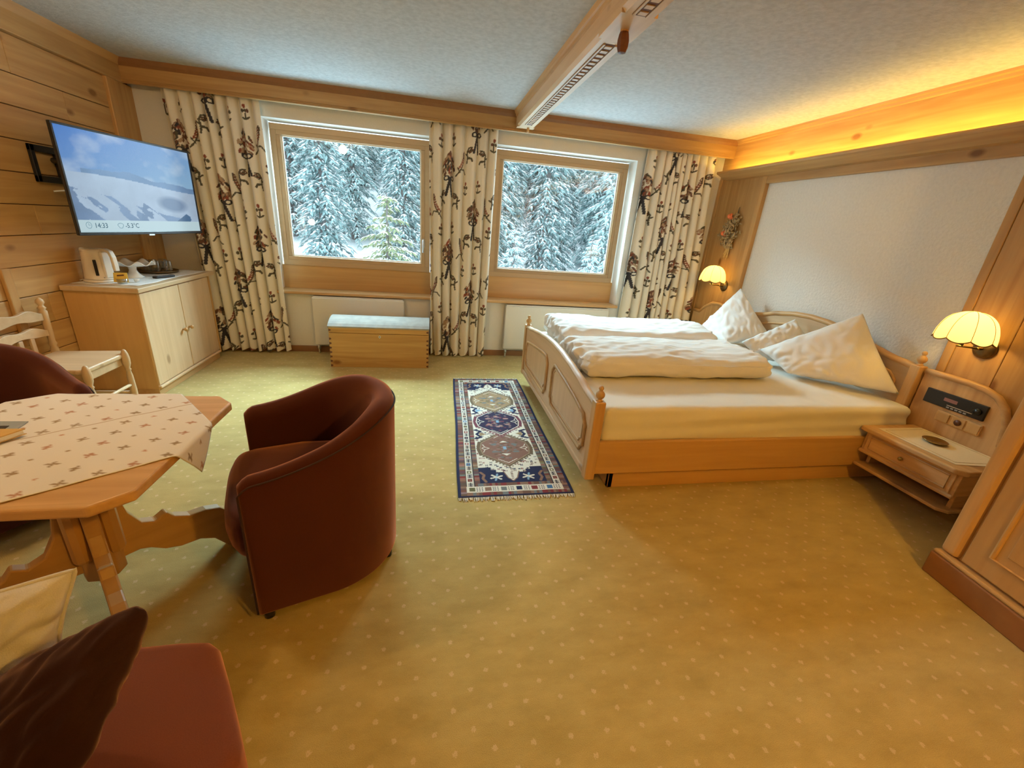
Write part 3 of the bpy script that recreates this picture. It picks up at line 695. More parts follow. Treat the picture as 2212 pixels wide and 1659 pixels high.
# ================================================================ wooden chest
def make_chest():
    t = thing('storage_chest', 'low pine storage chest with domed lid below the first window', 'chest', (-0.495, 4.17, 0)); hw = 0.472; dp = 0.42
    bx('front_board', -hw, hw, 0, 0.022, 0.0, 0.345, M['chest'], t, 0.003)
    bx('back_board', -hw, hw, dp - .022, dp, 0.0, 0.345, M['chest'], t, 0.003)
    bx('side_board', -hw, -hw + .022, 0.022, dp - .022, 0.0, 0.345, M['chest'], t, 0.002); bx('side_board', hw - .022, hw, 0.022, dp - .022, 0.0, 0.345, M['chest'], t, 0.002)
    lid = bx('lid_front', -hw, hw, 0, 0.022, 0.349, 0.402, M['chest'], t, 0.003)
    bx('lid_back', -hw, hw, dp - .022, dp, 0.349, 0.402, M['chest'], t, 0.003)
    P = [(-.004, .400)] + [(-.004 + (dp + .008) * k / 12, .400 + .062 * math.sin(PI * k / 12) ** .8) for k in range(1, 12)] + [(dp + .004, .400)]
    low = [(p[0], p[1] - .016) for p in P[1:-1]][::-1]
    b = MB(); top = [(y, z + .012) for y, z in P]; bot = [(y, z - .002) for y, z in P][::-1]
    b.prism(top + bot, 'x', -hw - .006, hw + .006)
    b.build('lid', plain('daylit_lid_wood', (0.36, 0.35, 0.31), 0.8, var=0.12, bscale=14), t, label='domed lid with window daylight paled into its colour')  # wood colour greyed pale to carry the window daylight on the lid
    for sx in (-1, 1):
        b = MB(); b.prism([(y, z) for y, z in P], 'x', sx * (hw - .02), sx * hw); b.build('lid_end', M['chest'], t)
    pin = None
    for sx in (-1, 1):
        for k in range(8):
            if pin is None:
                pin = MB().prism([(-.010, -.012), (.010, -.007), (.010, .007), (-.010, .012)], 'y', -.0012, .004).build('dovetail', M['darkwood'], t); o = pin
            else: o = pin.copy(); C.objects.link(o)
            o.location = (sx * (hw - .011), 0, .018 + k * .045 if k < 7 else .375); o.rotation_euler = (0, 0 if sx < 0 else PI, 0)
    lk = MB().prism([(0, .017), (.013, 0), (0, -.017), (-.013, 0)], 'y', -.003, .003).build('lock_plate', M['silver'], t, loc=(0.0, 0, 0.318))
    MB().prism([(-.0025, -.008), (.0025, -.008), (.0025, .008), (-.0025, .008)], 'y', -.004, .0).build('keyhole', M['black'], lk)
make_chest()

# ================================================================ bed
def finial(name, loc, mat, parent, s=1.0):
    P = [(0.017, 0), (0.019, .004), (0.012, .010), (0.011, .014), (0.020, .022), (0.0255, .034), (0.024, .046), (0.015, .058), (0.0085, .063), (0.0125, .068), (0.0145, .076), (0.011, .085), (0.003, .089)]
    return MB().lathe([(r * s, z * s) for r, z in P], 18).build(name, mat, parent, smooth=True, loc=loc)
def interp(pts, y):
    pts = sorted(pts)
    if y <= pts[0][0]: return pts[0][1]
    for (a, za), (b_, zb) in zip(pts[:-1], pts[1:]):
        if y <= b_:
            t = (y - a) / (b_ - a); t = t * t * (3 - 2 * t) * .5 + t * .5
            return za + (zb - za) * t
    return pts[-1][1]
FT = [(1.95, .560), (2.12, .578), (2.30, .612), (2.5, .636), (2.7, .654), (2.875, .660), (3.05, .654), (3.25, .636), (3.45, .612), (3.63, .586), (3.80, .572)]
HB = [(2.04, .792), (2.2, .808), (2.4, .845), (2.6, .898), (2.8, .930), (2.95, .938), (3.1, .930), (3.3, .898), (3.5, .845), (3.7, .808), (3.86, .792)]
def make_bed():
    B = thing('double_bed', 'carved pine double bed with curved footboard and arched headboard', 'bed', (2.0, 2.87, 0))
    def L(x, y): return x - 2.0, y - 2.87
    wood = M['pale_y']; woodz = M['pine_z']  # same wood; the daylit footboard gets the paler colour
    # footboard panel
    ys = np.linspace(1.99, 3.755, 45); x0, _ = L(.884, 0); x1, _ = L(.914, 0)
    b = MB(); poly = [(L(0, y)[1], interp(FT, y) - .012) for y in ys] + [(L(0, 3.755)[1], .118), (L(0, 1.99)[1], .118)]
    b.prism(poly, 'x', x0, x1); fb = b.build('footboard', wood, B)
    b = MB(); b.grid(lambda u, v: (L(.899, 0)[0] + .026 * math.cos(2 * PI * u), L(0, 1.985 + 1.775 * v)[1], interp(FT, 1.985 + 1.775 * v) - .012 + .016 * math.sin(2 * PI * u)), 12, 45, True)
    b.build('footboard_rail', wood, B, smooth=True)
    bx('footboard_bottom_rail', x0 - .012, x1 + .004, L(0, 1.99)[1], L(0, 3.755)[1], .108, .150, wood, B, .006)
    # framed panels
    def frame(y0, y1, tall0, tall1, zb):
        n = .045
        path = []
        zt = lambda y: interp(FT, y) - .135
        path += [(y0, zb + n), (y0 + n * .55, zb + n * .8), (y0 + n, zb)]
        path += [(y1 - n, zb), (y1 - n * .55, zb + n * .8), (y1, zb + n)]
        path += [(y1, zt(y1) - n), (y1 - n * .55, zt(y1) - n * .6), (y1 - n, zt(y1 - n))]
        for t_ in np.linspace(.1, .9, 9): yy = (y1 - n) + ((y0 + n) - (y1 - n)) * t_; path.append((yy, zt(yy)))
        path += [(y0 + n, zt(y0 + n)), (y0 + n * .55, zt(y0) - n * .6), (y0, zt(y0) - n)]
        P3 = [(x0 - .004, L(0, y)[1], z) for y, z in path]
        MB().tube(P3, .012, 8, True).build('panel_moulding', M['pine_y'], fb, smooth=True)
        cy = sum(p[0] for p in path) / len(path); cz = sum(p[1] for p in path) / len(path)
        P4 = [(x0 - .003, L(0, cy + (y - cy) * .90)[1], cz + (z - cz) * .80) for y, z in path]
        MB().tube(P4, .0065, 6, True).build('panel_moulding', wood, fb, smooth=True)
        b = MB(); b.prism([(p[1], p[2]) for p in P4], 'x', x0 - .004, x0 + .002); b.build('panel', M['pale_z'], fb)
    frame(2.055, 2.80, 0, 0, .215); frame(2.945, 3.69, 0, 0, .215)
    # posts
    for y in (1.937, 3.75):
        p = bx('post', L(.872, 0)[0], L(.932, 0)[0], L(0, y)[1], L(0, y + .06)[1], .098, .582, woodz, B, .006)
        finial('finial', (L(.902, 0)[0], L(0, y + .03)[1], .580), woodz, p)
    # side rails, plinth
    bx('side_rail', L(.925, 0)[0], L(3.10, 0)[0], L(0, 1.948)[1], L(0, 1.978)[1], .127, .335, M['plain_x'], B, .006)
    bx('side_rail', L(.925, 0)[0], L(3.10, 0)[0], L(0, 3.77)[1], L(0, 3.80)[1], .127, .335, M['plain_x'], B, .006)
    b = MB(); xa, xb, ya, yb = 1.05, 3.08, 1.995, 3.74
    b.box(L(xa, 0)[0], L(xb, 0)[0], L(0, ya)[1], L(0, ya + .03)[1], 0, .128).box(L(xa, 0)[0], L(xb, 0)[0], L(0, yb - .03)[1], L(0, yb)[1], 0, .128)
    b.box(L(xa, 0)[0], L(xa + .03, 0)[0], L(0, ya)[1], L(0, yb)[1], 0, .128); b.build('plinth', M['plain_x'], B, bevel=.003)
    bx('slat_base', L(.93, 0)[0], L(3.08, 0)[0], L(0, 1.98)[1], L(0, 3.77)[1], .25, .305, M['plain_x'], B)
    # headboard
    xh0, xh1 = L(3.098, 0)[0], L(3.138, 0)[0]; ys = np.linspace(2.06, 3.84, 45)
    b = MB(); b.prism([(L(0, y)[1], interp(HB, y) - .03) for y in ys] + [(L(0, 3.84)[1], .2), (L(0, 2.06)[1], .2)], 'x', xh0, xh1); hb = b.build('headboard', M['pale_y'], B)
    b = MB(); b.grid(lambda u, v: (L(3.112, 0)[0] + .030 * math.cos(2 * PI * u), L(0, 2.05 + 1.80 * v)[1], interp(HB, 2.05 + 1.80 * v) - .022 + .022 * math.sin(2 * PI * u)), 12, 45, True)
    b.build('headboard_rail', M['pine_y'], B, smooth=True)
    zt = lambda y: interp(HB, y) - .11
    for ya, yb in ((2.16, 2.90), (3.0, 3.74)):
        pth = [(ya, .62), (ya + .05, .58), (yb - .05, .58), (yb, .62), (yb, zt(yb) - .04), (yb - .05, zt(yb - .05))] + [((yb - .05) + (ya - yb + .1) * t_, zt((yb - .05) + (ya - yb + .1) * t_)) for t_ in np.linspace(.15, .85, 6)] + [(ya + .05, zt(ya + .05)), (ya, zt(ya) - .04)]
        MB().tube([(xh0 - .003, L(0, y)[1], z) for y, z in pth], .010, 8, True).build('panel_moulding', M['pine_y'], hb, smooth=True)
    b = MB()
    for k in range(7): a = PI * (k / 6 - .5); b.ell((xh0 - .004, L(0, 2.95)[1] + .035 * math.sin(a), .70 + .045 * math.cos(a)), (.006, .010, .022), 8, 5)
    b.build('carved_shell', M['pine_y'], hb, smooth=True)
    for y in (2.03, 3.81):
        p = bx('post', L(3.075, 0)[0], L(3.14, 0)[0], L(0, y)[1], L(0, y + .062)[1], .0, .792, woodz, B, .006)
        finial('finial', (L(3.107, 0)[0], L(0, y + .031)[1], .792), woodz, p, 1.05)
    return B
make_bed()
def wr_mattress(p, n):
    d = .004 * N3(p, 6, 2) + .003 * N3(p, 14, 5)
    if n.y < -.5: d += .006 * math.sin(p.z * 70 + 2 * math.sin(p.x * 1.7)) * (0.5 + .5 * N3(p, 2.2, 9))
    return n * d
tag(rbox('mattress', (.948, 1.972, .306), (3.088, 3.765, .530), .035, M['sheet'], n=(120, 70, 18), wr=wr_mattress), 'thick mattress in a cream fitted sheet on the double bed', 'mattress')

def wr_duvet(seed, lo, hi):
    lo = Vector(lo); hi = Vector(hi)
    def f(p, n):
        u = (p.x - lo.x) / (hi.x - lo.x); v = (p.y - lo.y) / (hi.y - lo.y); h = (p.z - lo.z) / (hi.z - lo.z)
        end = max(0, 1 - u * 7) + max(0, (u - .90) * 9)
        q = Vector((p.x * 1.0, p.y * 2.2, p.z * 2.0))
        d = .016 * N3(q, 2.6, seed) - .014 * abs(N3(Vector((p.x * .8 + .5 * p.y, p.y * 2.4 - p.x * .8, p.z * 2)), 4.2, seed + 3)) + .007 * N3(q, 11, seed + 5) + .018 * end * N3(p, 16, seed + 6)
        o = n * d
        if n.z > .3: o.z += .020 * (math.sin(PI * min(1, max(0, v))) ** .6 - .75) + .012 * math.sin(p.x * 5 + seed)
        if n.y < -.5: o.y += .010 * abs(N3(Vector((p.x * 3.2, 0, p.z)), 1.6, seed + 11)) * -2 * math.sin(PI * max(0, min(1, h))) - .012 * math.sin(PI * max(0, min(1, h)))
        if end > 0: o.x += .03 * end * N3(p, 22, seed + 8); o.z += .008 * end * N3(p, 28, seed + 4)
        return o
    return f
for lo, hi, sd, lab in (((.985, 2.43, .538), (2.40, 3.03, .695), 1, 'folded white duvet on the near side of the bed'), ((1.02, 3.09, .538), (2.42, 3.745, .715), 21, 'folded white duvet on the window side of the bed')):
    o = rbox('folded_duvet', lo, hi, .062, M['linen'], n=(110, 56, 20), wr=wr_duvet(sd, lo, hi)); tag(o, lab, 'duvet', 'folded duvets on the bed')
def pillow(name, P, th, mat, label, cat, seed, group=None, parent=None, concave=.07, seam=False, blunt=.02):
    """P = corner points a,b,c,d (loop); th thickness"""
    a, b_, c_, d_ = [Vector(p) for p in P]; n = 40
    nr = ((c_ - a).cross(d_ - b_)).normalized(); cen = (a + b_ + c_ + d_) / 4
    mb = MB(); top = {}; bot = {}
    def pos(u, v, s):
        p = a * (1 - u) * (1 - v) + b_ * u * (1 - v) + c_ * u * v + d_ * (1 - u) * v
        U, V = 2 * u - 1, 2 * v - 1
        pull = concave * ((1 - V * V) * U * U * U * U + (1 - U * U) * V * V * V * V)
        p = p + (cen - p) * (pull + blunt * (U * V) ** 6)
        h = (max(0, 1 - abs(U) ** 2.6) * max(0, 1 - abs(V) ** 2.6)) ** .55
        ed = (1 - max(abs(U), abs(V))); wv = .016 * N3(p, 6, seed) * h - .020 * (abs(N3(Vector((U * 1.2 + V * .5, V * 2.6 - U * .9, seed)), 1.8, seed + 2)) - .25) * min(1, 3 * h) * (1 if ed > .3 else 1.5)
        return p + nr * s * (th / 2 * h) + nr * wv
    for j in range(n + 1):
        for i in range(n + 1):
            e = i in (0, n) or j in (0, n)
            top[i, j] = len(mb.v); mb.v.append(tuple(pos(i / n, j / n, 1)))
            if e: bot[i, j] = top[i, j]
            else: bot[i, j] = len(mb.v); mb.v.append(tuple(pos(i / n, j / n, -1)))
    for j in range(n):
        for i in range(n):
            mb.f.append((top[i, j], top[i + 1, j], top[i + 1, j + 1], top[i, j + 1])); mb.f.append((bot[i, j], bot[i, j + 1], bot[i + 1, j + 1], bot[i + 1, j]))
    o = mb.build(name, mat, parent, smooth=True); tag(o, label, cat, group)
    if seam:
        pts = []
        for k in range(4 * n):
            s, r = divmod(k, n); q = ((r / n, 0), (1, r / n), (1 - r / n, 1), (0, 1 - r / n))[s]; pts.append(pos(q[0], q[1], 0))
        MB().tube(pts, seam, 6, True).build('welt', mat, o, smooth=True)
    return o
GP = 'bed pillows'
pillow('bed_pillow', [(3.055, 2.50, 1.045), (3.05, 2.055, .585), (2.60, 2.52, .565), (2.585, 2.83, .66)], .17, M['linen'], 'large white pillow propped in front near the bedside table', 'pillow', 3, GP, concave=.05)
pillow('bed_pillow', [(3.04, 3.03, .885), (3.02, 2.66, .60), (2.62, 2.84, .57), (2.53, 2.98, .68)], .14, M['linen'], 'white pillow tip showing between the two propped pillows', 'pillow', 8, GP, concave=.05)
pillow('bed_pillow', [(3.03, 3.765, 1.035), (3.06, 3.25, .665), (2.65, 3.30, .58), (2.66, 3.76, .605)], .17, M['linen'], 'large white pillow propped up under the window-side lamp', 'pillow', 14, GP, concave=.04)

# ================================================================ bedside unit
def make_nightstand(near=True):
    cy = 1.715; sg = 1
    lab = 'pine bedside table with drawer, shelf and rounded back panel beside the wardrobe' if near else 'pine bedside back panel behind the curtain on the window side of the bed'
    yo = 1.70 if near else 4.21
    t = thing('bedside_table', lab, 'bedside table', (3.10, yo, 0)); m = 1 if near else -1
    def Y(a, b_): return (a, b_) if m > 0 else (-b_, -a)
    # back panel with rounded crest
    prof = [(.318, .20), (.318, .762), (.20, .764), (.08, .764), (.0, .756), (-.06, .735), (-.11, .69), (-.15, .60), (-.17, .48), (-.18, .20)] if near else [(.30, .2), (.30, .735), (.2, .79), (.08, .80), (-.05, .79), (-.15, .735), (-.24, .66), (-.36, .66), (-.36, .20)]
    MB().prism([(m * a, z) for a, z in prof], 'x', .012, .052).build('back_panel', M['pine_z'], t)
    MB().tube([(.02, m * a, z + .006) for a, z in prof[1:-1]], .020, 8).build('crest_rail', M['pine_y'], t, smooth=True)
    if not near: return t
    y0, y1 = -.30, .262
    MB().prism([(-.395, y1), (-.395, y0 + .04), (-.355, y0), (.02, y0), (.02, y1)], 'z', .388, .418).build('table_top', M['pine_y'], t, bevel=.008, seg=3)
    bx('side_panel', -.355, .02, y1 - .045, y1 - .02, .255, .388, M['pine_x'], t, .003); bx('side_panel', -.355, .02, y0 + .02, y0 + .045, .255, .388, M['pine_x'], t, .003)
    dr = MB().prism([(-.012, .24), (-.012, -.24), (.02, -.24), (.02, .24)], 'z', .262, .382).build('drawer_front', M['pine_y'], t, bevel=.003, loc=(-.352, -.02, 0))
    bx('drawer_moulding', -.378, -.36, y0 + .012, y1 - .022, .245, .268, M['pine_y'], t, .008)
    MB().tube([(-.0135, .215, .285), (-.0135, -.215, .285), (-.0135, -.215, .365), (-.0135, .215, .365)], .006, 6, True).build('drawer_bead', M['pine_y'], dr)
    MB().ell((-.028, .02, .325), (.012, .012, .012), 12, 8).build('knob', M['brass'], dr, smooth=True)
    MB().prism([(-.375, y1 - .022), (-.375, y0 + .05), (-.335, y0 + .012), (.02, y0 + .012), (.02, y1 - .022)], 'z', .148, .168).build('shelf', M['pine_y'], t, bevel=.006)
    for yy in (y1 - .05, y0 + .045): bx('bracket', -.30, .012, yy - .01, yy + .012, .168, .256, M['pine_x'], t, .003)
    return t
make_nightstand(True); make_nightstand(False)
# radio set into the back panel, switch strip
t = thing('bedside_radio', 'black built-in radio set in the bedside back panel', 'radio', (3.11, 1.80, .635))
MB().box(-.012, .012, -.155, .160, -.045, .045).build('radio_front', M['black'], t, bevel=.003)
bx('display', -.0135, -.011, -.015, .055, -.002, .018, plain('dim_radio_display', (0.30, 0.14, 0.13), 0.3), t)
MB().lathe([(0.020, 0), (0.018, .012)], 20).build('tuning_knob', M['black'], t, smooth=True, loc=(-.012, -.12, 0)).rotation_euler = (0, -PI / 2, 0)
bx('chrome_line', -.0135, -.011, -.10, .03, -.024, -.020, M['silver'], t)
for k in range(5): bx('button', -.015, -.011, -.075 + k * .022, -.06 + k * .022, -.038, -.030, M['grey'], t, .001)
t = thing('socket_strip', 'honey-coloured switch and socket strip below the radio', 'socket', (3.11, 1.735, .535))
MB().box(-.010, .012, -.105, .13, -.035, .035).build('strip_body', M['plain_y'], t, bevel=.006)
bx('switch', -.017, -.008, .055, .115, -.028, .028, M['plain_z'], t, .004)
bx('socket_frame', -.015, -.008, -.028, .040, -.031, .031, M['plain_z'], t, .005)
MB().lathe([(.0185, -.003), (.0185, .006)], 20).build('socket_hole', M['darkwood'], t, smooth=True, loc=(-.012, .006, 0)).rotation_euler = (0, -PI / 2, 0)
bx('blank_cover', -.013, -.008, -.098, -.036, -.028, .028, M['plain_z'], t, .004)
t = thing('table_mat', 'pale cloth mat with thin border on the bedside table', 'mat', (2.93, 1.68, .4185))
MB().prism([(-.165, .225), (-.165, -.20), (.10, -.245), (.175, -.215), (.175, .225)], 'z', 0, .002).build('mat_cloth', plain('cream_mat_cloth', (0.74, 0.62, 0.42), 0.85, var=0.02), t)
MB().tube([(-.14, .2, .0022), (-.14, -.18, .0022), (.09, -.215, .0022), (.15, -.19, .0022), (.15, .2, .0022)], .0012, 4, True).build('stitched_border', M['straw'], t)
MB().lathe([(0.018, 0), (0.040, .003), (0.056, .010), (0.060, .016), (0.057, .017), (0.040, .008), (0.0, .006)], 28, cap=False).build('brass_dish', M['brass'], None, smooth=True, loc=(2.945, 1.715, .4206))
tag(bpy.data.objects['brass_dish'], 'small round brass dish on the bedside mat', 'dish')

# ================================================================ wall lamps
def make_lamp(label, y, z, sw):
    t = thing('wall_lamp', label, 'wall lamp', (3.16, y, z), 0, 'scalloped wall lamps beside the bed')
    p = MB().lathe([(.058, 0), (.058, .008), (.050, .018), (.030, .024), (.012, .028)], 24).build('back_plate', M['bronze'], t, smooth=True); p.rotation_euler = (0, -PI / 2, 0)
    MB().tube([(-.02, 0, 0), (-.055, 0, 0), (-.065, -.004, .0)], .009, 10).build('joint', M['brass'], t, smooth=True)
    MB().tube([(-.06, 0, .0), (-.12, sw * .5, .004), (-.175, sw, .008)], .006, 8).build('arm', M['brass'], t, smooth=True)
    cx, cy_ = -.15, sw * .9
    MB().tube([(cx, cy_, .005), (cx, cy_, .075)], .010, 10).build('lamp_holder', M['bronze'], t, smooth=True)
    MB().ell((cx, cy_, .105), (.022, .022, .032), 12, 8).build('bulb', M['bulb'], t, smooth=True)
    K = 8; R = .132; zt = .205; zb = .045
    def prof(v):  # v 0 top .. 1 bottom
        a = v * PI / 2 * .97
        return R * math.sin(a) ** .85 + .004, zb + (zt - zb) * math.cos(a)
    def fn(u, v):
        an = 2 * PI * u; r, zz = prof(v); s = abs(math.sin(K * an / 2))
        r *= 1 - .035 * (1 - s) * v; zz -= .018 * (s ** .8) * max(0, v - .55) / .45
        return (cx + r * math.cos(an), cy_ + r * math.sin(an), zz)
    sh = MB(); sh.grid(fn, 128, 20, True); sh = sh.build('lamp_shade', M['shade'], t, smooth=True)
    for k in range(K):
        pts = [Vector(fn(k / K, v)) for v in np.linspace(.05, 1, 12)]
        MB().tube([q + Vector((math.cos(2 * PI * k / K), math.sin(2 * PI * k / K), .3)) * .001 for q in pts], .0016, 5).build('rib', M['shade_edge'], sh, smooth=True)
    MB().tube([fn(k / 128, 1.0) for k in range(128)], .0035, 6, True).build('braid_edge', M['shade_edge'], sh, smooth=True)
    point_light('lamp_light', (cx, cy_, .105), 6.5, (1.0, 0.60, 0.14), 0.03, t)
    return t
make_lamp('lit scalloped wall lamp on the pine panel beside the corner curtain', 4.19, 1.0, .02)
make_lamp('lit scalloped wall lamp above the bedside table', 1.815, .975, .03)

# ================================================================ dried flower spray
def make_spray():
    t = thing('dried_flower_spray', 'hanging spray of dried flowers with two orange roses on the pine panel', 'dried flowers', (3.152, 4.255, 1.55)); rnd = random.Random(2)
    b = MB()
    for k in range(230):
        v = rnd.random(); wd = .115 * math.sin(PI * (.12 + .85 * v)) + .012
        y = rnd.gauss(0, .5) * wd; z = -.16 + v * .34; x = -.012 - rnd.random() * .075 * math.sin(PI * v)
        rot = Matrix.Rotation(rnd.uniform(0, 3.1), 3, 'X') @ Matrix.Rotation(rnd.uniform(-.6, .6), 3, 'Z')
        b.ell((x, y - .1 * (v - .5) * .3, z), (.008, .010, .022), 6, 4, rot)
    tag(b.build('husks', M['husk'], t, smooth=True), kind='stuff')
    b = MB()
    for k in range(26):
        y = rnd.uniform(-.03, .03); b.tube([(-.015, y * .6, -.08), (-.012, y * .8, -.17), (-.01, y * 1.2 + rnd.uniform(-.01, .01) + .02, -.26 + rnd.uniform(-.02, .05))], .0025, 4)
    for k in range(7): b.tube([(-.02, rnd.uniform(-.02, .03), .13), (-.02, .08, .10), (-.02, .13 + rnd.random() * .02, .04 + rnd.uniform(-.02, .02))], .0022, 4)
    tag(b.build('straw_stems', M['straw'], t), kind='stuff')
    MB().tube([(-.01, -.02, .16), (-.01, -.025, .22), (-.012, -.03, .25)], [.005, .006, .002], 6).build('hanging_twig', M['twig'], t)
    for (y, z) in ((.012, .155), (.055, -.015)):
        b = MB()
        for k in range(9):
            a = k * 2.4; r = .004 + .0022 * k
            b.ell((-.085 + .004 * k, y + r * math.cos(a), z + r * math.sin(a)), (.009, .015, .019), 8, 5, Matrix.Rotation(a, 3, 'X'))
        b.build('dried_rose', M['orange'], t, smooth=True, label='orange dried rose')
make_spray()

# ================================================================ wardrobe
def make_wardrobe():
    t = thing('wardrobe', 'tall honey pine wardrobe with framed doors at the right edge', 'wardrobe', (2.405, 1.215, 0), math.radians(-9))
    wz = M['plain_z']
    bx('plinth', -.012, .55, -1.9, .0, 0, .118, M['plinth'], t, .006)
    bx('plinth_moulding', -.008, .55, -1.9, -.004, .118, .138, M['plain_y'], t, .008)
    bx('carcass', .035, .56, -1.9, -.012, .138, 2.16, wz, t)
    bx('corner_stile', .008, .09, -.085, -.008, .138, 2.16, wz, t, .022, seg=4)
    bx('cornice', -.03, .56, -1.93, .02, 2.16, 2.22, M['plain_y'], t, .012)
    for y0, y1 in ((-.66, -.105), (-1.24, -.68), (-1.86, -1.26)):
        d = bx('door', .012, .034, y0, y1, .152, 2.14, wz, t, .004)
        MB().tube([(.011, y0 + .09, .25), (.011, y1 - .09, .25), (.011, y1 - .09, 2.03), (.011, y0 + .09, 2.03)], .010, 8, True).build('door_moulding', wz, d)
        bx('door_panel', .006, .02, y0 + .13, y1 - .13, .29, 1.99, wz, d, .006)
        MB().ell((-.008, y0 + .04, 1.05), (.014, .014, .014), 12, 8).build('knob', M['brass'], d, smooth=True)
make_wardrobe()
# ================================================================ television
def vnoise(X, Y, seed, oct_=5):
    out = 0; amp = 1; rs = np.random.RandomState(seed)
    for o in range(oct_):
        n = 4 * 2 ** o + 3; g = rs.rand(n, n); x = X * (n - 2); y = Y * (n - 2)
        i = np.clip(x.astype(int), 0, n - 2); j = np.clip(y.astype(int), 0, n - 2); fx = x - i; fy = y - j; fx = fx * fx * (3 - 2 * fx); fy = fy * fy * (3 - 2 * fy)
        out = out + amp * ((g[j, i] * (1 - fx) + g[j, i + 1] * fx) * (1 - fy) + (g[j + 1, i] * (1 - fx) + g[j + 1, i + 1] * fx) * fy); amp *= .5
    return out / 1.94
def make_tv():
    Wd, Ht = 1.10, 0.632
    a = 1.3876
    t = thing('television', 'flat television on a wall arm showing snowy mountains', 'television', (-2.075, 3.765, 1.488), a)
    # local x along the screen (towards the window), -y = viewing side
    bx('casing', -Wd / 2, Wd / 2, 0.004, .016, -Ht / 2, Ht / 2, M['black'], t, .004)
    f = .013
    for x0, x1, z0, z1 in ((-Wd / 2, Wd / 2, Ht / 2 - f, Ht / 2), (-Wd / 2, Wd / 2, -Ht / 2, -Ht / 2 + f * 1.5), (-Wd / 2, -Wd / 2 + f, -Ht / 2 + f * 1.5, Ht / 2 - f), (Wd / 2 - f, Wd / 2, -Ht / 2 + f * 1.5, Ht / 2 - f)):
        bx('bezel', x0, x1, -.006, .006, z0, z1, M['black'], t, .002)
    bx('rear_housing', -.30, .30, .016, .06, -.22, .16, M['black'], t, .02)
    bx('logo_tab', -.02, .03, -.008, .002, -Ht / 2 - .008, -Ht / 2 + .002, M['silver'], t)
    sw, shh = Wd - 2 * f, Ht - 2.5 * f
    cv = Canvas(sw, shh, .0042, (0, 0, 0)); X = cv.X / sw; Y = cv.Y / shh
    n1 = vnoise(X, Y, 1); n2 = vnoise(X, Y * .6, 2); n3 = vnoise(np.mod((X * .75 + (1 - Y) * .42) * .9, 1), np.mod((-X * .55 + (1 - Y) * .5) * 2.6 + .5, 1), 32, 6); n1d = vnoise(X, X * 0 + .3, 6, 7)
    sky = np.stack([.07 + .14 * X + .28 * (1 - Y) * .6, .24 + .18 * X + .22 * (1 - Y), .70 + .05 * X + 0 * Y], -1)
    k = np.clip((n1 - .54) * 3.2, 0, 1)[..., None] * .6
    img = sky * (1 - k) + np.array([.72, .84, .95]) * k
    ridge = .655 - .12 * X + .15 * (n1d - .5) + .02 * np.exp(-((X - .45) / .12) ** 2)
    snowl = .585 - .085 * X + .02 * np.sin(5 * X)
    m = (Y < ridge) & (X > .10); img[m] = (np.array([.16, .30, .52]) * (.7 + .7 * n2[..., None]))[m]
    m = Y < snowl; img[m] = (np.array([.50, .66, .86]) * (.62 + .62 * n2[..., None]))[m]
    sh_ = np.exp(-(((X - .74 - .25 * (.42 - Y)) / .17) ** 2 + ((Y - .33) / .12) ** 2)); img = np.where((sh_ > .42)[..., None] & (Y < snowl)[..., None], img * (1 - .75 * np.clip((sh_ - .42) * 3, 0, 1)[..., None]) + np.array([.10, .19, .36]) * .75 * np.clip((sh_ - .42) * 3, 0, 1)[..., None], img)
    rock = (n3 > .52) & (Y < .47 - .40 * X + .12 * (n1 - .5)) ; img[rock] = (np.array([.20, .33, .55]) * (.6 + .8 * n1[..., None]))[rock]
    rock = (n3 > .50) & (Y < .34 - abs(X - .54 + .3 * (Y - .2)) * 1.9); img[rock] = np.array([.16, .27, .46])
    rock = (n1 > .5) & (Y < .22 - abs(X - .88) * .9); img[rock] = np.array([.07, .17, .33])
    cv.c[:] = np.clip(img, 0, 1)
    m = Y < .125; cv.c[m] = (.60, .80, .86)
    M['screen'] = vcol('lit_tv_screen', 0.2, emit=0.55)
    x0 = -sw / 2; z0 = -Ht / 2 + f * 1.5
    scr = cv.mesh('screen', lambda X_, Y_: (X_ + x0, 0 * X_ - .0005, Y_ + z0), M['screen'], t, smooth=False)
    ink = emis('screen_ink', (.03, .08, .12), 1.0); ink2 = emis('screen_ink_pale', (.10, .20, .26), 1.0)
    def text(body, x, z, size, mat):
        cu = bpy.data.curves.new('txt', 'FONT'); cu.body = body; cu.size = size; cu.resolution_u = 3
        to = bpy.data.objects.new('txt', cu); C.objects.link(to); bpy.context.view_layer.update()
        me = bpy.data.meshes.new_from_object(to.evaluated_get(bpy.context.evaluated_depsgraph_get())); bpy.data.objects.remove(to); me.materials.clear(); me.materials.append(mat)
        o = bpy.data.objects.new('screen_lettering', me); C.objects.link(o); o.parent = scr; o.location = (x, -.0016, z); o.rotation_euler = (PI / 2, 0, 0); return o
    zb = z0 + .026
    text('14:33', x0 + .105, zb, .044, ink); text('-5.3\u00b0C', x0 + .335, zb, .044, ink)
    MB().tube([(x0 + .068 + .019 * math.cos(k * PI / 12), -.0016, zb + .016 + .019 * math.sin(k * PI / 12)) for k in range(24)], .0013, 4, True).build('clock_icon', ink2, scr)
    MB().tube([(x0 + .068, -.0016, zb + .028), (x0 + .068, -.0016, zb + .016), (x0 + .078, -.0016, zb + .016)], .0011, 4).build('clock_hands', ink2, scr)
    MB().tube([(x0 + .300 + (.021 + .004 * math.sin(k * PI / 4)) * math.cos(k * PI / 12), -.0016, zb + .014 + .016 * math.sin(k * PI / 12)) for k in range(24)], .0013, 4, True).build('weather_icon', ink2, scr)
    # wall mount
    m = thing('tv_mount', 'black swivel wall mount behind the television', 'tv mount', (XL, 3.60, 1.58))
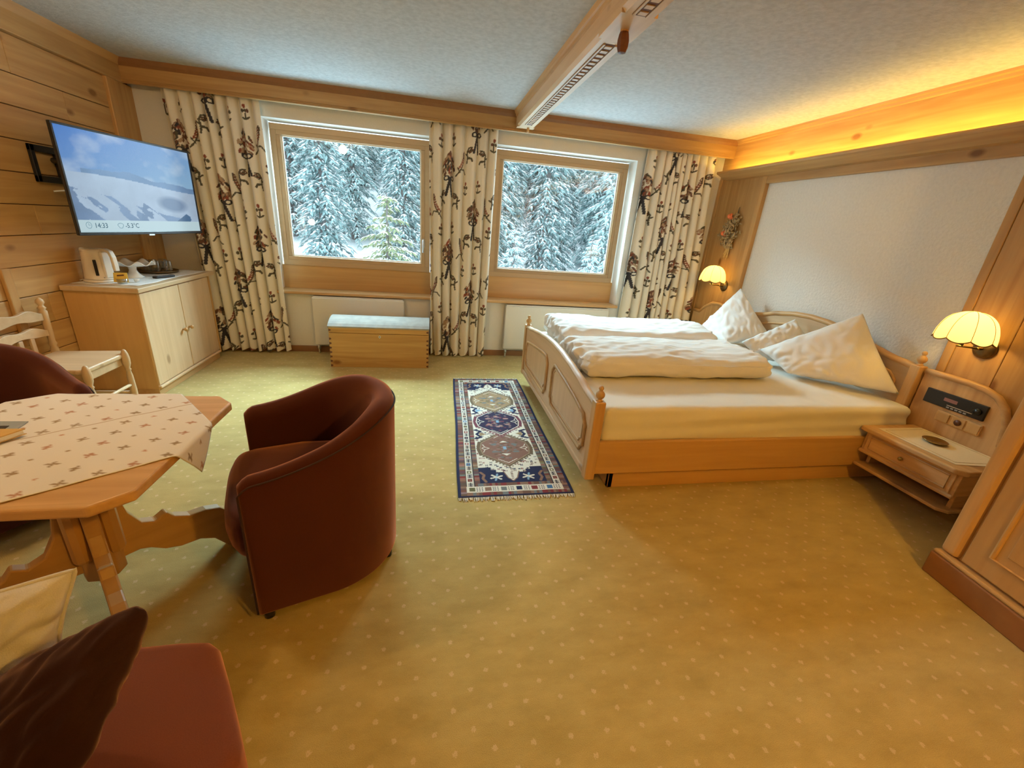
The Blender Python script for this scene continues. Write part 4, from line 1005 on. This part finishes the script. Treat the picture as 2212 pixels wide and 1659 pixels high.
    for y0, y1, q0, q1 in ((-.13, -.10, -.11, .11), (-.13, .09, .07, .11), (-.13, .09, -.11, -.07), (.06, .09, -.11, .11)):
        bx('wall_plate', 0, .022, y0, y1, q0, q1, M['black'], m, .004)
    MB().tube([(.02, .03, 0.03), (.12, -.02, .03), (.17, .03, .03)], .018, 8).build('arm_link', M['black'], m, smooth=True)
    MB().tube([(.17, .03, 0.03), (.25, .12, .0), (.315, .16, -.06)], .018, 8).build('arm_link', M['black'], m, smooth=True)
    c_ = thing('tv_cable', 'short white cable below the television mount', 'cable', (XL, 3.6, 1.42))
    MB().tube([(.006, -.02, 0), (.06, .02, .012), (.13, .07, .008), (.2, .12, .03)], .005, 6).build('cable', M['seam'], c_, smooth=True)
make_tv()

# ================================================================ sideboard under the television
def make_cabinet():
    t = thing('cabinet', 'pine two-door cabinet standing below the television', 'cabinet', (-2.27, 3.91, 0))
    x0, x1, y0, y1 = -.222, .225, -.495, .515
    bx('plinth', x0 + .02, x1 - .005, y0 + .0, y1 - .01, 0, .060, M['pine_y'], t, .003)
    bx('side_panel', x0, x1 - .002, y0 - .004, y0 + .018, .058, .79, M['plain_z'], t, .002)
    bx('side_panel', x0, x1 + .012, y1 - .02, y1, .058, .79, M['plain_z'], t, .002)
    bx('carcass', x0, x1 - .016, y0 + .018, y1 - .02, .06, .79, M['plain_z'], t)
    bx('base_moulding', x1 - .02, x1 + .016, y0 - .0, y1 - .02, .060, .082, M['pale_y'], t, .008)
    MB().box(x0, x1 + .022, y0 - .024, y1 + .085, .79, .825).build('worktop', M['pale_y'], t, bevel=.006)
    for a, b_, ky in ((y0 + .004, .002, -.05), (.010, y1 - .022, .045)):
        d = bx('door', x1 - .016, x1 + .006, a, b_, .088, .782, M['pale_z'], t, .004)  # same pine as the sides, window light painted in as a paler tone
        MB().lathe([(.008, 0), (.008, .012), (.015, .018), (.017, .026), (.012, .034), (.003, .036)], 14).build('knob', M['pine_x'], d, smooth=True, loc=(x1 + .006, ky, .42)).rotation_euler = (0, PI / 2, 0)
    return t
make_cabinet()
ZT = .8255
t = thing('table_runner', 'white cloth runner spread over the cabinet top', 'runner', (-2.27, 3.95, ZT))
cvm = MB(); cvm.grid(lambda u, v: (-.215 + .405 * u + .01 * math.sin(v * 9), -.46 + .98 * v, .0022 + .0012 * math.sin(u * 14 + v * 5) + .001 * math.sin(v * 23)), 24, 40)
o = cvm.build('runner_cloth', plain('white_runner_cloth', (0.78, 0.77, 0.76), 0.9, bump=.15, bscale=200, var=.03), t, smooth=True); sm = o.modifiers.new('thick', 'SOLIDIFY'); sm.thickness = .0018
ZT += .0045
def make_kettle():
    t = thing('kettle', 'cream electric kettle on the cabinet', 'kettle', (-2.375, 3.61, ZT), math.radians(-18))
    MB().lathe([(.088, 0), (.092, .004), (.092, .014), (.082, .019), (.03, .02)], 32).build('power_base', M['plastic'], t, smooth=True)
    def fn(u, v):
        an = 2 * PI * u; r = .088 - .013 * v - .002 * math.sin(PI * v); sp = max(0, math.cos(an - PI)) ** 14 * .026 * max(0, v - .6) / .4
        return ((r + sp) * math.cos(an), (r + sp) * math.sin(an) * .95, .021 + .195 * v + (.012 * sp / .026))
    MB().grid(fn, 48, 16, True).build('jug', M['plastic'], t, smooth=True)
    MB().lathe([(.076, .212), (.073, .222), (.055, .229), (.02, .231), (.003, .231)], 32).build('lid', M['plastic'], t, smooth=True)
    b = MB()
    P = [(.05, .222), (.10, .226), (.135, .215), (.148, .18), (.152, .12), (.153, .085)]
    vs = []
    for (x, z), (nx, nz) in zip(P, ((0, 1), (.2, 1), (.8, .8), (1, .1), (1, 0), (1, 0))):
        l = math.hypot(nx, nz); nx /= l; nz /= l
        for y, d in ((-.017, -.011), (.017, -.011), (.017, .011), (-.017, .011)): vs.append((x + nx * d, y, z + nz * d))
    fs = [(0, 1, 2, 3), (23, 22, 21, 20)] + [(4 * k + i, 4 * k + (i + 1) % 4, 4 * k + 4 + (i + 1) % 4, 4 * k + 4 + i) for k in range(5) for i in range(4)]
    b.add(vs, fs).build('handle', M['plastic'], t, bevel=.006, seg=3)
    bx('handle_mount', .066, .092, -.03, .03, .03, .215, M['plastic'], t, .008)
    g = MB().box(-.003, .003, -.009, .009, -.055, .055).build('water_gauge', M['black'], t, bevel=.003, loc=(.062, -.062, .105)); g.rotation_euler = (0, 0, -.78)
    MB().ell((.080, -.035, .035), (.004, .004, .004), 8, 6).build('indicator', M['grey'], t)
    MB().tube([(-.085, .0, .008), (-.12, -.02, .005), (-.10, -.06, .005)], .0035, 6).build('power_cord', M['plastic'], t, smooth=True)
make_kettle()
t = thing('cake_stand', 'white scalloped cake stand between kettle and glasses', 'cake stand', (-2.31, 3.87, ZT), 0)
MB().lathe([(.062, 0), (.064, .004), (.055, .010), (.036, .030), (.024, .055), (.026, .075), (.035, .088)], 32).build('foot', M['white'], t, smooth=True)
def scal(u, v):
    an = 2 * PI * u; r = .02 + .125 * v; return (r * math.cos(an) * 1.0, r * math.sin(an), .088 + .030 * v ** 2.2 + .016 * v ** 3 * math.cos(8 * an))
o = MB().grid(scal, 96, 12, True).build('plate', M['white'], t, smooth=True); o.modifiers.new('th', 'SOLIDIFY').thickness = .004
t = thing('tea_sachets', 'yellow tea sachets standing in a small glass beside the kettle', 'tea sachets', (-2.205, 3.555, ZT))
for k, (dx, dy, rz, rx) in enumerate(((0, 0, .25, -.12), (-.004, .016, .32, -.05), (-.03, .012, .9, .1))):
    o = MB().box(-.030, .030, -.002, .002, 0, .068).build('sachet', M['tea'], t, loc=(dx, dy, .006)); o.rotation_euler = (rx, 0.10 * (k - 1), rz)
    if k == 0: bx('sachet_print', -.020, .020, -.0025, -.0018, .046, .056, M['darkwood'], o)
MB().lathe([(.026, 0), (.034, .035), (.033, .035), (.025, .003)], 20, cap=False).build('glass_holder', M['tumbler'], t, smooth=True)
t = thing('creamer_pot', 'tiny white creamer pot beside the tea sachets', 'creamer', (-2.175, 3.66, ZT))
MB().lathe([(.013, 0), (.018, .018), (.019, .020), (.016, .021)], 16).build('pot', M['white'], t, smooth=True); MB().lathe([(.019, .0205), (.019, .022)], 16).build('foil_lid', M['seam'], t)
t = thing('remote_control', 'black remote control lying on the runner', 'remote', (-2.135, 3.93, ZT), math.radians(72))
bx('remote_body', -.085, .085, -.022, .022, 0, .018, M['black'], t, .008, seg=3)
for i in range(6):
    for j in range(3): bx('remote_button', -.062 + i * .018, -.052 + i * .018, -.014 + j * .011, -.007 + j * .011, .018, .0195, M['grey'], t)
# glass tray with tumblers
t = thing('glass_tray', 'round dark tray carrying the drinking glasses', 'tray', (-2.345, 4.235, ZT))
MB().lathe([(.12, 0), (.150, .006), (.155, .018), (.152, .018), (.146, .009), (0.0, .006)], 40, cap=False).build('tray_dish', M['bronze'], t, smooth=True)
gl = None
for k, (dx, dy, z) in enumerate(((-.09, .0, 0), (-.035, -.075, 0), (.03, -.06, 0), (-.03, .02, 0), (.05, .03, 0), (.095, -.01, 0), (.0, .10, 0))):
    g = thing('drinking_glass', 'upturned clear tumbler standing on the round tray', 'glass', (-2.345 + dx, 4.235 + dy, ZT + .0085), 0, 'tumblers on the tray')
    if gl is None: gl = MB().lathe([(.033, 0), (.030, .085), (.028, .092), (.0, .093)], 20, cap=False).build('glass_body', M['tumbler'], g, smooth=True)
    else: o = gl.copy(); C.objects.link(o); o.parent = g
# ================================================================ wooden chair in front of the cabinet
def make_wood_chair():
    t = thing('wooden_chair', 'rustic turned wooden chair with plank seat beside the cabinet', 'chair', (-2.20, 2.92, 0)); wd = M['pale_x']; wz = M['pale_z']
    # local: front +x, width y +-0.2
    MB().prism([(-.19, -.185), (-.19, .17), (.165, .205), (.20, .185), (.21, .15), (.205, -.19), (.17, -.215)], 'z', .425, .455).build('seat', wd, t, bevel=.010, seg=3)
    bx('apron', .165, .195, -.17, .17, .375, .426, wd, t, .006)
    for y in (-.16, .12): bx('apron', -.17, .17, y - .01, y + .012, .38, .426, wd, t, .004)
    turn = [(.014, 0), (.019, .03), (.017, .10), (.020, .20), (.017, .30), (.012, .335), (.017, .345), (.012, .355), (.021, .385), (.023, .42), (.019, .455), (.012, .475), (.006, .482)]
    for y in (-.20, .135): MB().lathe(turn, 14).build('leg', wz, t, smooth=True, loc=(.212, y, 0))
    post = [(.016, 0), (.020, .05), (.018, .20), (.022, .42), (.021, .455), (.015, .475), (.022, .490), (.016, .505), (.019, .56), (.021, .66), (.022, .70), (.014, .712), (.022, .722), (.014, .735), (.012, .74), (.021, .757), (.019, .772), (.008, .785), (.002, .788)]
    for y in (-.195, .215): MB().lathe(post, 14).build('back_post', wz, t, smooth=True, loc=(-.23, y, 0))
    def slat(z, h, wav, nm):
        b = MB(); n = 24; top = []; bot = []
        for k in range(n + 1):
            y = -.18 + .38 * k / n; s = k / n
            top.append((y, z + h + wav * (.5 - .5 * math.cos(4 * PI * s)) + .02 * math.sin(PI * s))); bot.append((y, z - .4 * wav * (.5 - .5 * math.cos(4 * PI * s)) + .02 * math.sin(PI * s)))
        b.prism(top + bot[::-1], 'x', -.242, -.222).build(nm, wd, t, bevel=.003)
    slat(.645, .045, .018, 'back_slat'); slat(.545, .04, .016, 'back_slat')
    for y in (-.07, .0, .08): bx('back_spindle', -.238, -.224, y - .014, y + .014, .45, .56, wz, t, .003)
    for y in (-.19, .135): MB().tube([(-.23, y, .18), (.212, y, .18)], .010, 8).build('stretcher', wd, t, smooth=True)
    MB().tube([(.212, -.2, .24), (.212, .135, .24)], .010, 8).build('stretcher', wd, t, smooth=True)
make_wood_chair()

# ================================================================ table
TZ = .68
def make_table():
    t = thing('dining_table', 'square honey-wood table with clipped corners and scrolled pedestal feet', 'table', (-1.163, 1.425, 0)); wd = M['plain_x']
    h = .372; c = .07
    MB().prism([(-h, -h + c), (-h + c, -h), (h - c, -h), (h, -h + c), (h, h - c), (h - c, h), (-h + c, h), (-h, h - c)], 'z', TZ - .034, TZ).build('table_top', M['pine_x'], t, bevel=.008, seg=3)
    MB().prism([(.06 * math.cos(k * PI / 4 + PI / 8), .06 * math.sin(k * PI / 4 + PI / 8)) for k in range(8)], 'z', .14, TZ - .034).build('pedestal', M['plain_z'], t, bevel=.004)
    bx('under_batten', -.30, .30, -.045, .045, TZ - .075, TZ - .034, wd, t, .005); bx('under_batten', -.045, .045, -.30, .30, TZ - .075, TZ - .034, wd, t, .005)
    up = [(.04, .30), (.045, .54), (.065, .52), (.08, .44), (.095, .35), (.125, .29), (.165, .272), (.20, .292), (.222, .262), (.27, .236), (.325, .232), (.375, .214), (.415, .165), (.445, .09), (.46, .025), (.46, .0), (.385, .0), (.365, .03), (.335, .075), (.285, .105), (.22, .112), (.17, .132), (.13, .165), (.10, .178), (.04, .175)]
    for an in (44, 130, 220, 309):
        f = MB().prism([(a, z) for a, z in up], 'y', -.021, .021).build('scrolled_foot', wd, t, bevel=.006); f.rotation_euler = (0, 0, math.radians(an))
    for an in (85, 175, 265, 355):
        q = MB().lathe([(.022, .24), (.026, .25), (.026, .60), (.02, .606)], 8).build('quarter_post', M['plain_z'], t, loc=(.062 * math.cos(math.radians(an)), .062 * math.sin(math.radians(an)), 0))
make_table()
def make_cloth():
    CR = (0.80, 0.765, 0.72); G = (0.36, 0.26, 0.16); G2 = (0.50, 0.28, 0.19); W_ = .80
    cv = Canvas(W_, W_, .0055, CR)
    for i in range(-1, 12):
        for j in range(-1, 12):
            x, y = i * .078 + (.039 if j % 2 else 0) + .01, j * .068 + .02; c = G if (i + j) % 3 else G2
            if (i + 2 * j) % 3 == 0 or j % 2 == 0:
                for a in range(4): an = a * PI / 2 + .6; cv.ell(x + .0085 * math.cos(an), y + .0085 * math.sin(an), .0085, .0042, c, an)
            else: cv.ell(x, y, .006, .006, [k * 1.15 for k in c])
    cv.rect(0, W_, .400, .4055, (0.50, .37, .26))
    cv.rect(.012, .016, 0, W_, (0.56, .46, .36)); cv.rect(0, W_, .012, .016, (0.56, .46, .36)); cv.rect(W_ - .016, W_ - .012, 0, W_, (0.56, .46, .36)); cv.rect(0, W_, W_ - .016, W_ - .012, (0.56, .46, .36))
    K = np.array([-.662, 1.392]); ea = np.array([-.79, -.613]); eb = np.array([-.64, .768])
    xe, ye, zt = -.791 + .004, 1.797 + .004, TZ + .0025
    t = thing('tablecloth', 'cream cloth with small flowers laid diagonally on the table', 'tablecloth', (-1.163, 1.425, TZ))
    def fn(X, Y):
        x = K[0] + ea[0] * X + eb[0] * Y; y = K[1] + ea[1] * X + eb[1] * Y; z = np.full_like(x, zt) + .0012 * np.sin(x * 31) * np.sin(y * 27)
        for co, e, s in ((0, xe, 1), (1, ye, 1), (0, -1.539, -1), (1, 1.049, -1)):
            v = x if co == 0 else y; ov = np.maximum(0, (v - e) * s)
            R = .012; bend = np.minimum(ov, R * PI / 2); an = bend / R
            nv = np.where(ov > 0, e + s * (R * np.sin(an) + .02 * np.sin(np.clip((ov - R * PI / 2) * 18, 0, 3)) * .4), v); z = z - np.where(ov > 0, R * (1 - np.cos(an)) + np.maximum(0, ov - R * PI / 2), 0)
            if co == 0: x = nv
            else: y = nv
        return x + 1.163, y - 1.425, z - TZ
    M['cloth'] = vcol('flowered_tablecloth', .85, bump=.1, bscale=300)
    o = cv.mesh('cloth', fn, M['cloth'], t); o.modifiers.new('th', 'SOLIDIFY').thickness = .0015
make_cloth()
TC = TZ + .005
t = thing('folder', 'grey card folder lying open at the left edge of the table', 'folder', (-1.43, 1.50, TC))
MB().prism([(-.10, -.09), (.115, -.10), (.088, .048), (-.10, .052)], 'z', 0, .003).build('cover', M['folder'], t)
MB().prism([(-.10, -.05), (.075, -.055), (.062, .012), (-.10, .014)], 'z', .003, .0045).build('dark_label', M['iron'], t)
t = thing('guest_book', 'golden covered booklet with white pages on the grey folder', 'book', (-1.40, 1.385, TC + .0046), 0)
MB().prism([(-.16, -.14), (.035, -.14), (.122, .062), (-.16, .062)], 'z', .002, .016).build('pages', M['paper'], t)
MB().prism([(-.165, -.145), (.038, -.145), (.126, .066), (-.165, .066)], 'z', .016, .019).build('cover', M['bookcover'], t)
MB().prism([(-.165, -.145), (.038, -.145), (.126, .066), (-.165, .066)], 'z', .0, .002).build('cover', M['bookcover'], t)

# ================================================================ tub armchairs
def make_armchair():
    t = thing('tub_armchair', 'burgundy velvet tub armchair standing alone in the middle of the carpet', 'armchair', (0, 0, 0), 0, 'burgundy tub armchairs around the table')
    w_, d_ = .318, .57; yf = -d_ / 2; yc = d_ / 2 - w_
    def path(s):   # s 0..1 from +x front around the back to -x front
        Ls = yc - yf; La = PI * w_; T = 2 * Ls + La; q = s * T
        if q < Ls: return Vector((w_, yf + q, 0)), Vector((1, 0, 0))
        if q < Ls + La: a = (q - Ls) / w_; return Vector((w_ * math.cos(a), yc + w_ * math.sin(a), 0)), Vector((math.cos(a), math.sin(a), 0))
        return Vector((-w_, yc - (q - Ls - La), 0)), Vector((-1, 0, 0))
    def hgt(s):
        k = .5 - .5 * math.cos(PI * min(1, min(s, 1 - s) / .40)); e = min(s, 1 - s)
        return .615 + .145 * k - .030 * max(0, 1 - e / .03) ** 2
    def th(s): k = .5 - .5 * math.cos(PI * min(1, min(s, 1 - s) / .45)); return .058 + .036 * k
    sec = [(0, .0), (0, .25), (0, .5), (0, .8), (0, .94), (.10, .985), (.35, 1.0), (.65, .995), (.92, .965), (1.0, .90), (.92, .75), (.85, .5), (.85, .0)]
    def fn(u, v):
        s = u; p, nn = path(s); h = hgt(s); tk = th(s); off, zz = sec[int(round(v * (len(sec) - 1)))]
        z = .035 + (h - .035) * zz
        taper = .008 * (1 - zz)
        return tuple(p - nn * (off * tk + taper) + Vector((0, 0, z)))
    b = MB(); nu = 90; b.grid(fn, nu, len(sec))
    m = len(sec)
    b.f.append(tuple(j * nu for j in range(m))); b.f.append(tuple(j * nu + nu - 1 for j in range(m - 1, -1, -1)))
    for i in range(nu - 1): b.f.append((i, i + 1, (m - 1) * nu + i + 1, (m - 1) * nu + i))
    o = b.build('shell', M['velvet'], t, smooth=True); bv = o.modifiers.new('bevel', 'BEVEL'); bv.width = .012; bv.segments = 3; bv.limit_method = 'ANGLE'; bv.angle_limit = math.radians(55)
    pts = []
    for k in range(0, 91):
        p, nn = path(k / 90); pts.append(p + nn * .001 + Vector((0, 0, .035 + (hgt(k / 90) - .035) * .955)))
    p0, n0 = path(0); p1, n1 = path(1)
    pts = [p0 + Vector((.001, -.001, .06)), p0 + Vector((.001, -.001, .3))] + pts + [p1 + Vector((-.001, -.001, .3)), p1 + Vector((-.001, -.001, .06))]
    MB().tube(pts, .0035, 6).build('piping', M['piping'], t, smooth=True)
    # seat: rounded front overhanging the arms
    n = 40; wi = w_ - .058
    out = []
    for k in range(n + 1):
        a = PI + PI * k / n; out.append((wi * math.copysign(abs(math.cos(a)) ** .55, math.cos(a)), yf - .005 + .07 * -abs(math.sin(a)) ** .8))
    out += [(wi, yc), (wi * .75, yc + .14), (0, yc + .22), (-wi * .75, yc + .14), (-wi, yc), out[0]]
    def seatfn(u, v):
        k = u * (len(out) - 1); i = min(int(k), len(out) - 2); f = k - i; x = out[i][0] * (1 - f) + out[i + 1][0] * f; y = out[i][1] * (1 - f) + out[i + 1][1] * f
        pr = [(.0, .235), (.86, .236), (.95, .262), (.985, .30), (1.0, .35), (.99, .395), (.95, .425), (.86, .442), (.5, .452), (0, .455)]
        q = v * (len(pr) - 1); j = min(int(q), len(pr) - 2); g = q - j; r = pr[j][0] * (1 - g) + pr[j + 1][0] * g; z = pr[j][1] * (1 - g) + pr[j + 1][1] * g
        return (x * r, .02 + (y - .02) * r, z)
    MB().grid(seatfn, 60, 28).build('seat', M['velvet'], t, smooth=True, merge=True)
    MB().prism([(wi, yf + .05), (wi, yc), (0, yc + .2), (-wi, yc), (-wi, yf + .05)], 'z', .05, .24).build('base', M['velvet'], t)
    for x, y in ((.28, -.255), (-.28, -.255), (.15, .21), (-.15, .21)): MB().lathe([(.018, 0), (.020, .036)], 12).build('foot', M['black'], t, smooth=True, loc=(x, y, 0))
    return t
a1 = make_armchair(); a1.location = (-.432, 1.635, 0); a1.rotation_euler = (0, 0, math.radians(-71.5))
a2 = copy_tree(a1); a2.location = (-1.93, 1.985, 0); a2.rotation_euler = (0, 0, math.radians(55)); a2['label'] = 'burgundy velvet tub armchair half hidden behind the table at the left edge'

# ================================================================ sofa corner in the foreground with cushions
t = thing('sofa', 'rust velvet upholstered seat in the lower left foreground', 'sofa', (-.9, .6, 0))
poly = [(-1.7, .862), (-.60, .866), (-.535, .86), (-.505, .838), (-.44, .735), (-.372, .615), (-.365, .585), (-.40, .50), (-.42, .40), (-1.7, .40)]
MB().prism([(x + .9, y - .6) for x, y in poly], 'z', .24, .42).build('seat', M['velvet2'], t, bevel=.03, seg=5, smooth=True)
MB().prism([(x * .985 + .88, (y - .6) * .9) for x, y in poly], 'z', .03, .245).build('base', M['velvet2'], t, bevel=.01)
bx('backrest', -.80, .46, -.40, -.20, .03, .70, M['velvet2'], t, .04, seg=5)
for x, y in ((-.6, .2), (.30, .2), (.38, -.3), (-.6, -.3)): MB().lathe([(.02, 0), (.02, .035)], 10).build('foot', M['black'], t, loc=(x, y, 0))
pillow('throw_cushion', [(-.775, .885, .640), (-.80, .795, .445), (-1.17, .60, .455), (-1.12, .685, .665)], .13, M['cushion_white'], 'oatmeal cushion with corded edge on the sofa in the foreground', 'cushion', 31, 'cushions on the sofa', concave=.05, seam=.005)
pillow('throw_cushion', [(-.525, .735, .705), (-.605, .545, .455), (-.86, .50, .45), (-.90, .700, .495)], .12, M['velvet_dark'], 'dark brown velvet cushion leaning in front of the oatmeal one', 'cushion', 37, 'cushions on the sofa', concave=.0, blunt=.16)

# ================================================================ further lamps of the room (two mirrored in the panes, one added for its light)
t = thing('ceiling_lamp', 'warm opal globe lamp on the ceiling over the table', 'ceiling lamp', (-1.39, 1.90, H))
MB().lathe([(.07, 0), (.07, -.012), (.03, -.03), (.02, -.04)], 20).build('ceiling_rose', M['bronze'], t, smooth=True)
MB().ell((0, 0, -.085), (.062, .062, .058), 20, 12).build('globe', M['globe_dim'], t, smooth=True)
t = thing('globe_wall_lamp', 'small warm globe lamp on the boarded wall near the sofa', 'wall lamp', (XL, .1, 1.21))
MB().lathe([(.05, 0), (.05, .01), (.02, .03), (.02, .06)], 20).build('wall_plate', M['bronze'], t, smooth=True).rotation_euler = (0, PI / 2, 0)
MB().ell((.11, 0, .0), (.06, .06, .06), 20, 12).build('globe', M['globe_small'], t, smooth=True)
t = thing('ceiling_lamp', 'added warm globe lamp on the ceiling, lighting the front of the room', 'ceiling lamp', (1.3, -.7, H))  # added out of view to light the front of the room
MB().lathe([(.07, 0), (.07, -.012), (.03, -.03), (.02, -.04)], 20).build('ceiling_rose', M['bronze'], t, smooth=True)
MB().ell((0, 0, -.085), (.062, .062, .058), 20, 12).build('globe', M['globe'], t, smooth=True)
# ================================================================ outside: snowy slope and spruces
def terrain(x, y):
    d = max(0, y - 9)
    return -3.2 + .30 * max(0, y - 26) + .6 * math.sin(x * .13 + y * .07) - .02 * d
b = MB(); b.grid(lambda u, v: (-75 + 190 * u, 7.5 + 110 * v, terrain(-75 + 190 * u, 7.5 + 110 * v)), 60, 40)
g = b.build('ground', M['snow'], smooth=True); struct(g, 'snow-covered slope outside the windows')
def spruce_meshes(seed, ht, rad, nwh, nbr, droop, green, fill=.75, fs_=1.0):
    rnd = random.Random(seed); gv = []; gf = []; sv = []; sf = []
    Z = Vector((0, 0, 1))
    def leaf(V, F, c, d, l, w_, sag, lift=0):
        sd = d.cross(Z); sd.normalize(); n = len(V); c = c + Z * lift
        m = c + d * l * .5 + Z * (-sag * l * .25); e = c + d * l - Z * sag * l
        V += [tuple(c), tuple(m - sd * w_ - Z * w_ * .5), tuple(m + Z * w_ * .25), tuple(m + sd * w_ - Z * w_ * .5), tuple(e)]
        F += [(n, n + 1, n + 2), (n, n + 2, n + 3), (n + 1, n + 4, n + 2), (n + 2, n + 4, n + 3)]
    for k in range(nwh):
        t = k / nwh; z = ht * (.05 + .94 * t); r = rad * (1 - t) ** .8 * rnd.uniform(.82, 1.1) + .12
        m = max(4, int(nbr * (.35 + .65 * (1 - t)))); a0 = rnd.random() * 6.28
        for j in range(m):
            a = a0 + 2 * PI * j / m + rnd.uniform(-.22, .22); L_ = r * rnd.uniform(.65, 1.12); dz = rnd.uniform(-.5, .5) * ht / nwh
            dirv = Vector((math.cos(a), math.sin(a), 0)); sd = Vector((-math.sin(a), math.cos(a), 0))
            def P(q): return dirv * (L_ * q) + Vector((0, 0, z + dz + L_ * (.10 * q - droop * q * q)))
            nl = max(2, int(L_ / (.26 * fs_)))
            for i in range(nl):
                q = (i + .6) / nl; l = (.34 + .22 * rnd.random()) * fs_
                for s_ in (-1, 1):
                    d = (dirv * rnd.uniform(.5, 1.0) + sd * s_ * rnd.uniform(.35, .95)).normalized()
                    leaf(gv, gf, P(q - .3 / nl), d, l, .085 * fs_, rnd.uniform(.35, .9))
                    if rnd.random() < fill: leaf(sv, sf, P(q - .2 / nl) + d * .05 * l, d, l * rnd.uniform(.55, .95), rnd.uniform(.035, .075) * fs_, rnd.uniform(.25, .55), .035 * fs_)
            leaf(gv, gf, P(.75), dirv, L_ * .27 + .12, .09 * fs_, .7)
            if rnd.random() < fill: leaf(sv, sf, P(.72), dirv, L_ * .25 + .1, .07 * fs_, .5, .05 * fs_)
    out = []
    for nm, V, F, mt in (('foliage', gv, gf, green), ('snow_load', sv, sf, M['snow'])):
        me = bpy.data.meshes.new(nm); me.from_pydata(V, [], F); me.materials.append(mt); out.append(me)
    tb = MB().lathe([(.012 * ht + .05, -1.5), (.010 * ht + .05, ht * .3), (.02, ht * .97)], 7); me = bpy.data.meshes.new('trunk'); me.from_pydata(tb.v, [], tb.f); me.materials.append(M['bark']); out.append(me)
    return out
VAR = [spruce_meshes(s, h, r, n, nb, dr, M['needle'] if s % 2 else M['needle2'], .75) for s, h, r, n, nb, dr in ((1, 17, 2.3, 40, 11, .55), (2, 20, 2.1, 46, 10, .62), (3, 14, 2.0, 34, 11, .5), (4, 22, 2.6, 48, 11, .6), (5, 18, 1.7, 44, 9, .65))]
def place_tree(meshes, x, y, rz, sc, label, group=None, nm='spruce_tree', z=None):
    t = thing(nm, label, 'tree', (x, y, terrain(x, y) if z is None else z), rz, group); t.scale = (sc, sc, sc)
    for me in meshes: o = bpy.data.objects.new(me.name, me); C.objects.link(o); o.parent = t
    return t
rnd = random.Random(11); spots = [(-1.6, 17.0, 2.0), (3.75, 20.0, 1.3), (7.7, 20.5, 1.1)]; RAD = (2.3, 2.1, 2.0, 2.6, 1.7)
for k in range(9000):
    y = rnd.uniform(25, 78); x = rnd.uniform(-.40 * y - 2, .54 * y + 2); v = rnd.randrange(5); sc = rnd.uniform(.85, 1.1) * (1 + .004 * (y - 25)); r = RAD[v] * sc * 1.04
    if y < 30 and -.15 < x / y < .02: continue
    if any(abs(x - a_) < r + r_ and abs(y - b_) < r + r_ for a_, b_, r_ in spots): continue
    spots.append((x, y, r))
    place_tree(VAR[v], x, y, rnd.uniform(0, 6.28), sc, 'tall snow-laden spruce of the forest outside the windows', 'snowy spruces outside')
fir = spruce_meshes(21, 6.0, 1.9, 20, 11, .22, M['needle_green'], .8, .55)
place_tree(fir, -.062 * 17.0 - .55, 17.0, .5, 1.0, 'small greenish fir with broad snowy boughs standing nearest the first window', nm='fir_tree', z=-3.6)
small = spruce_meshes(22, 5.0, 1.3, 18, 10, .35, M['needle2'], .9, .5)
place_tree(small, 3.75, 20.0, .2, .95, 'small white-topped spruce at the lower left of the second window', nm='young_spruce', z=-3.2)
place_tree(small, 7.7, 20.5, 2.2, .85, 'small white-topped spruce at the lower right of the second window', nm='young_spruce', z=-3.0)
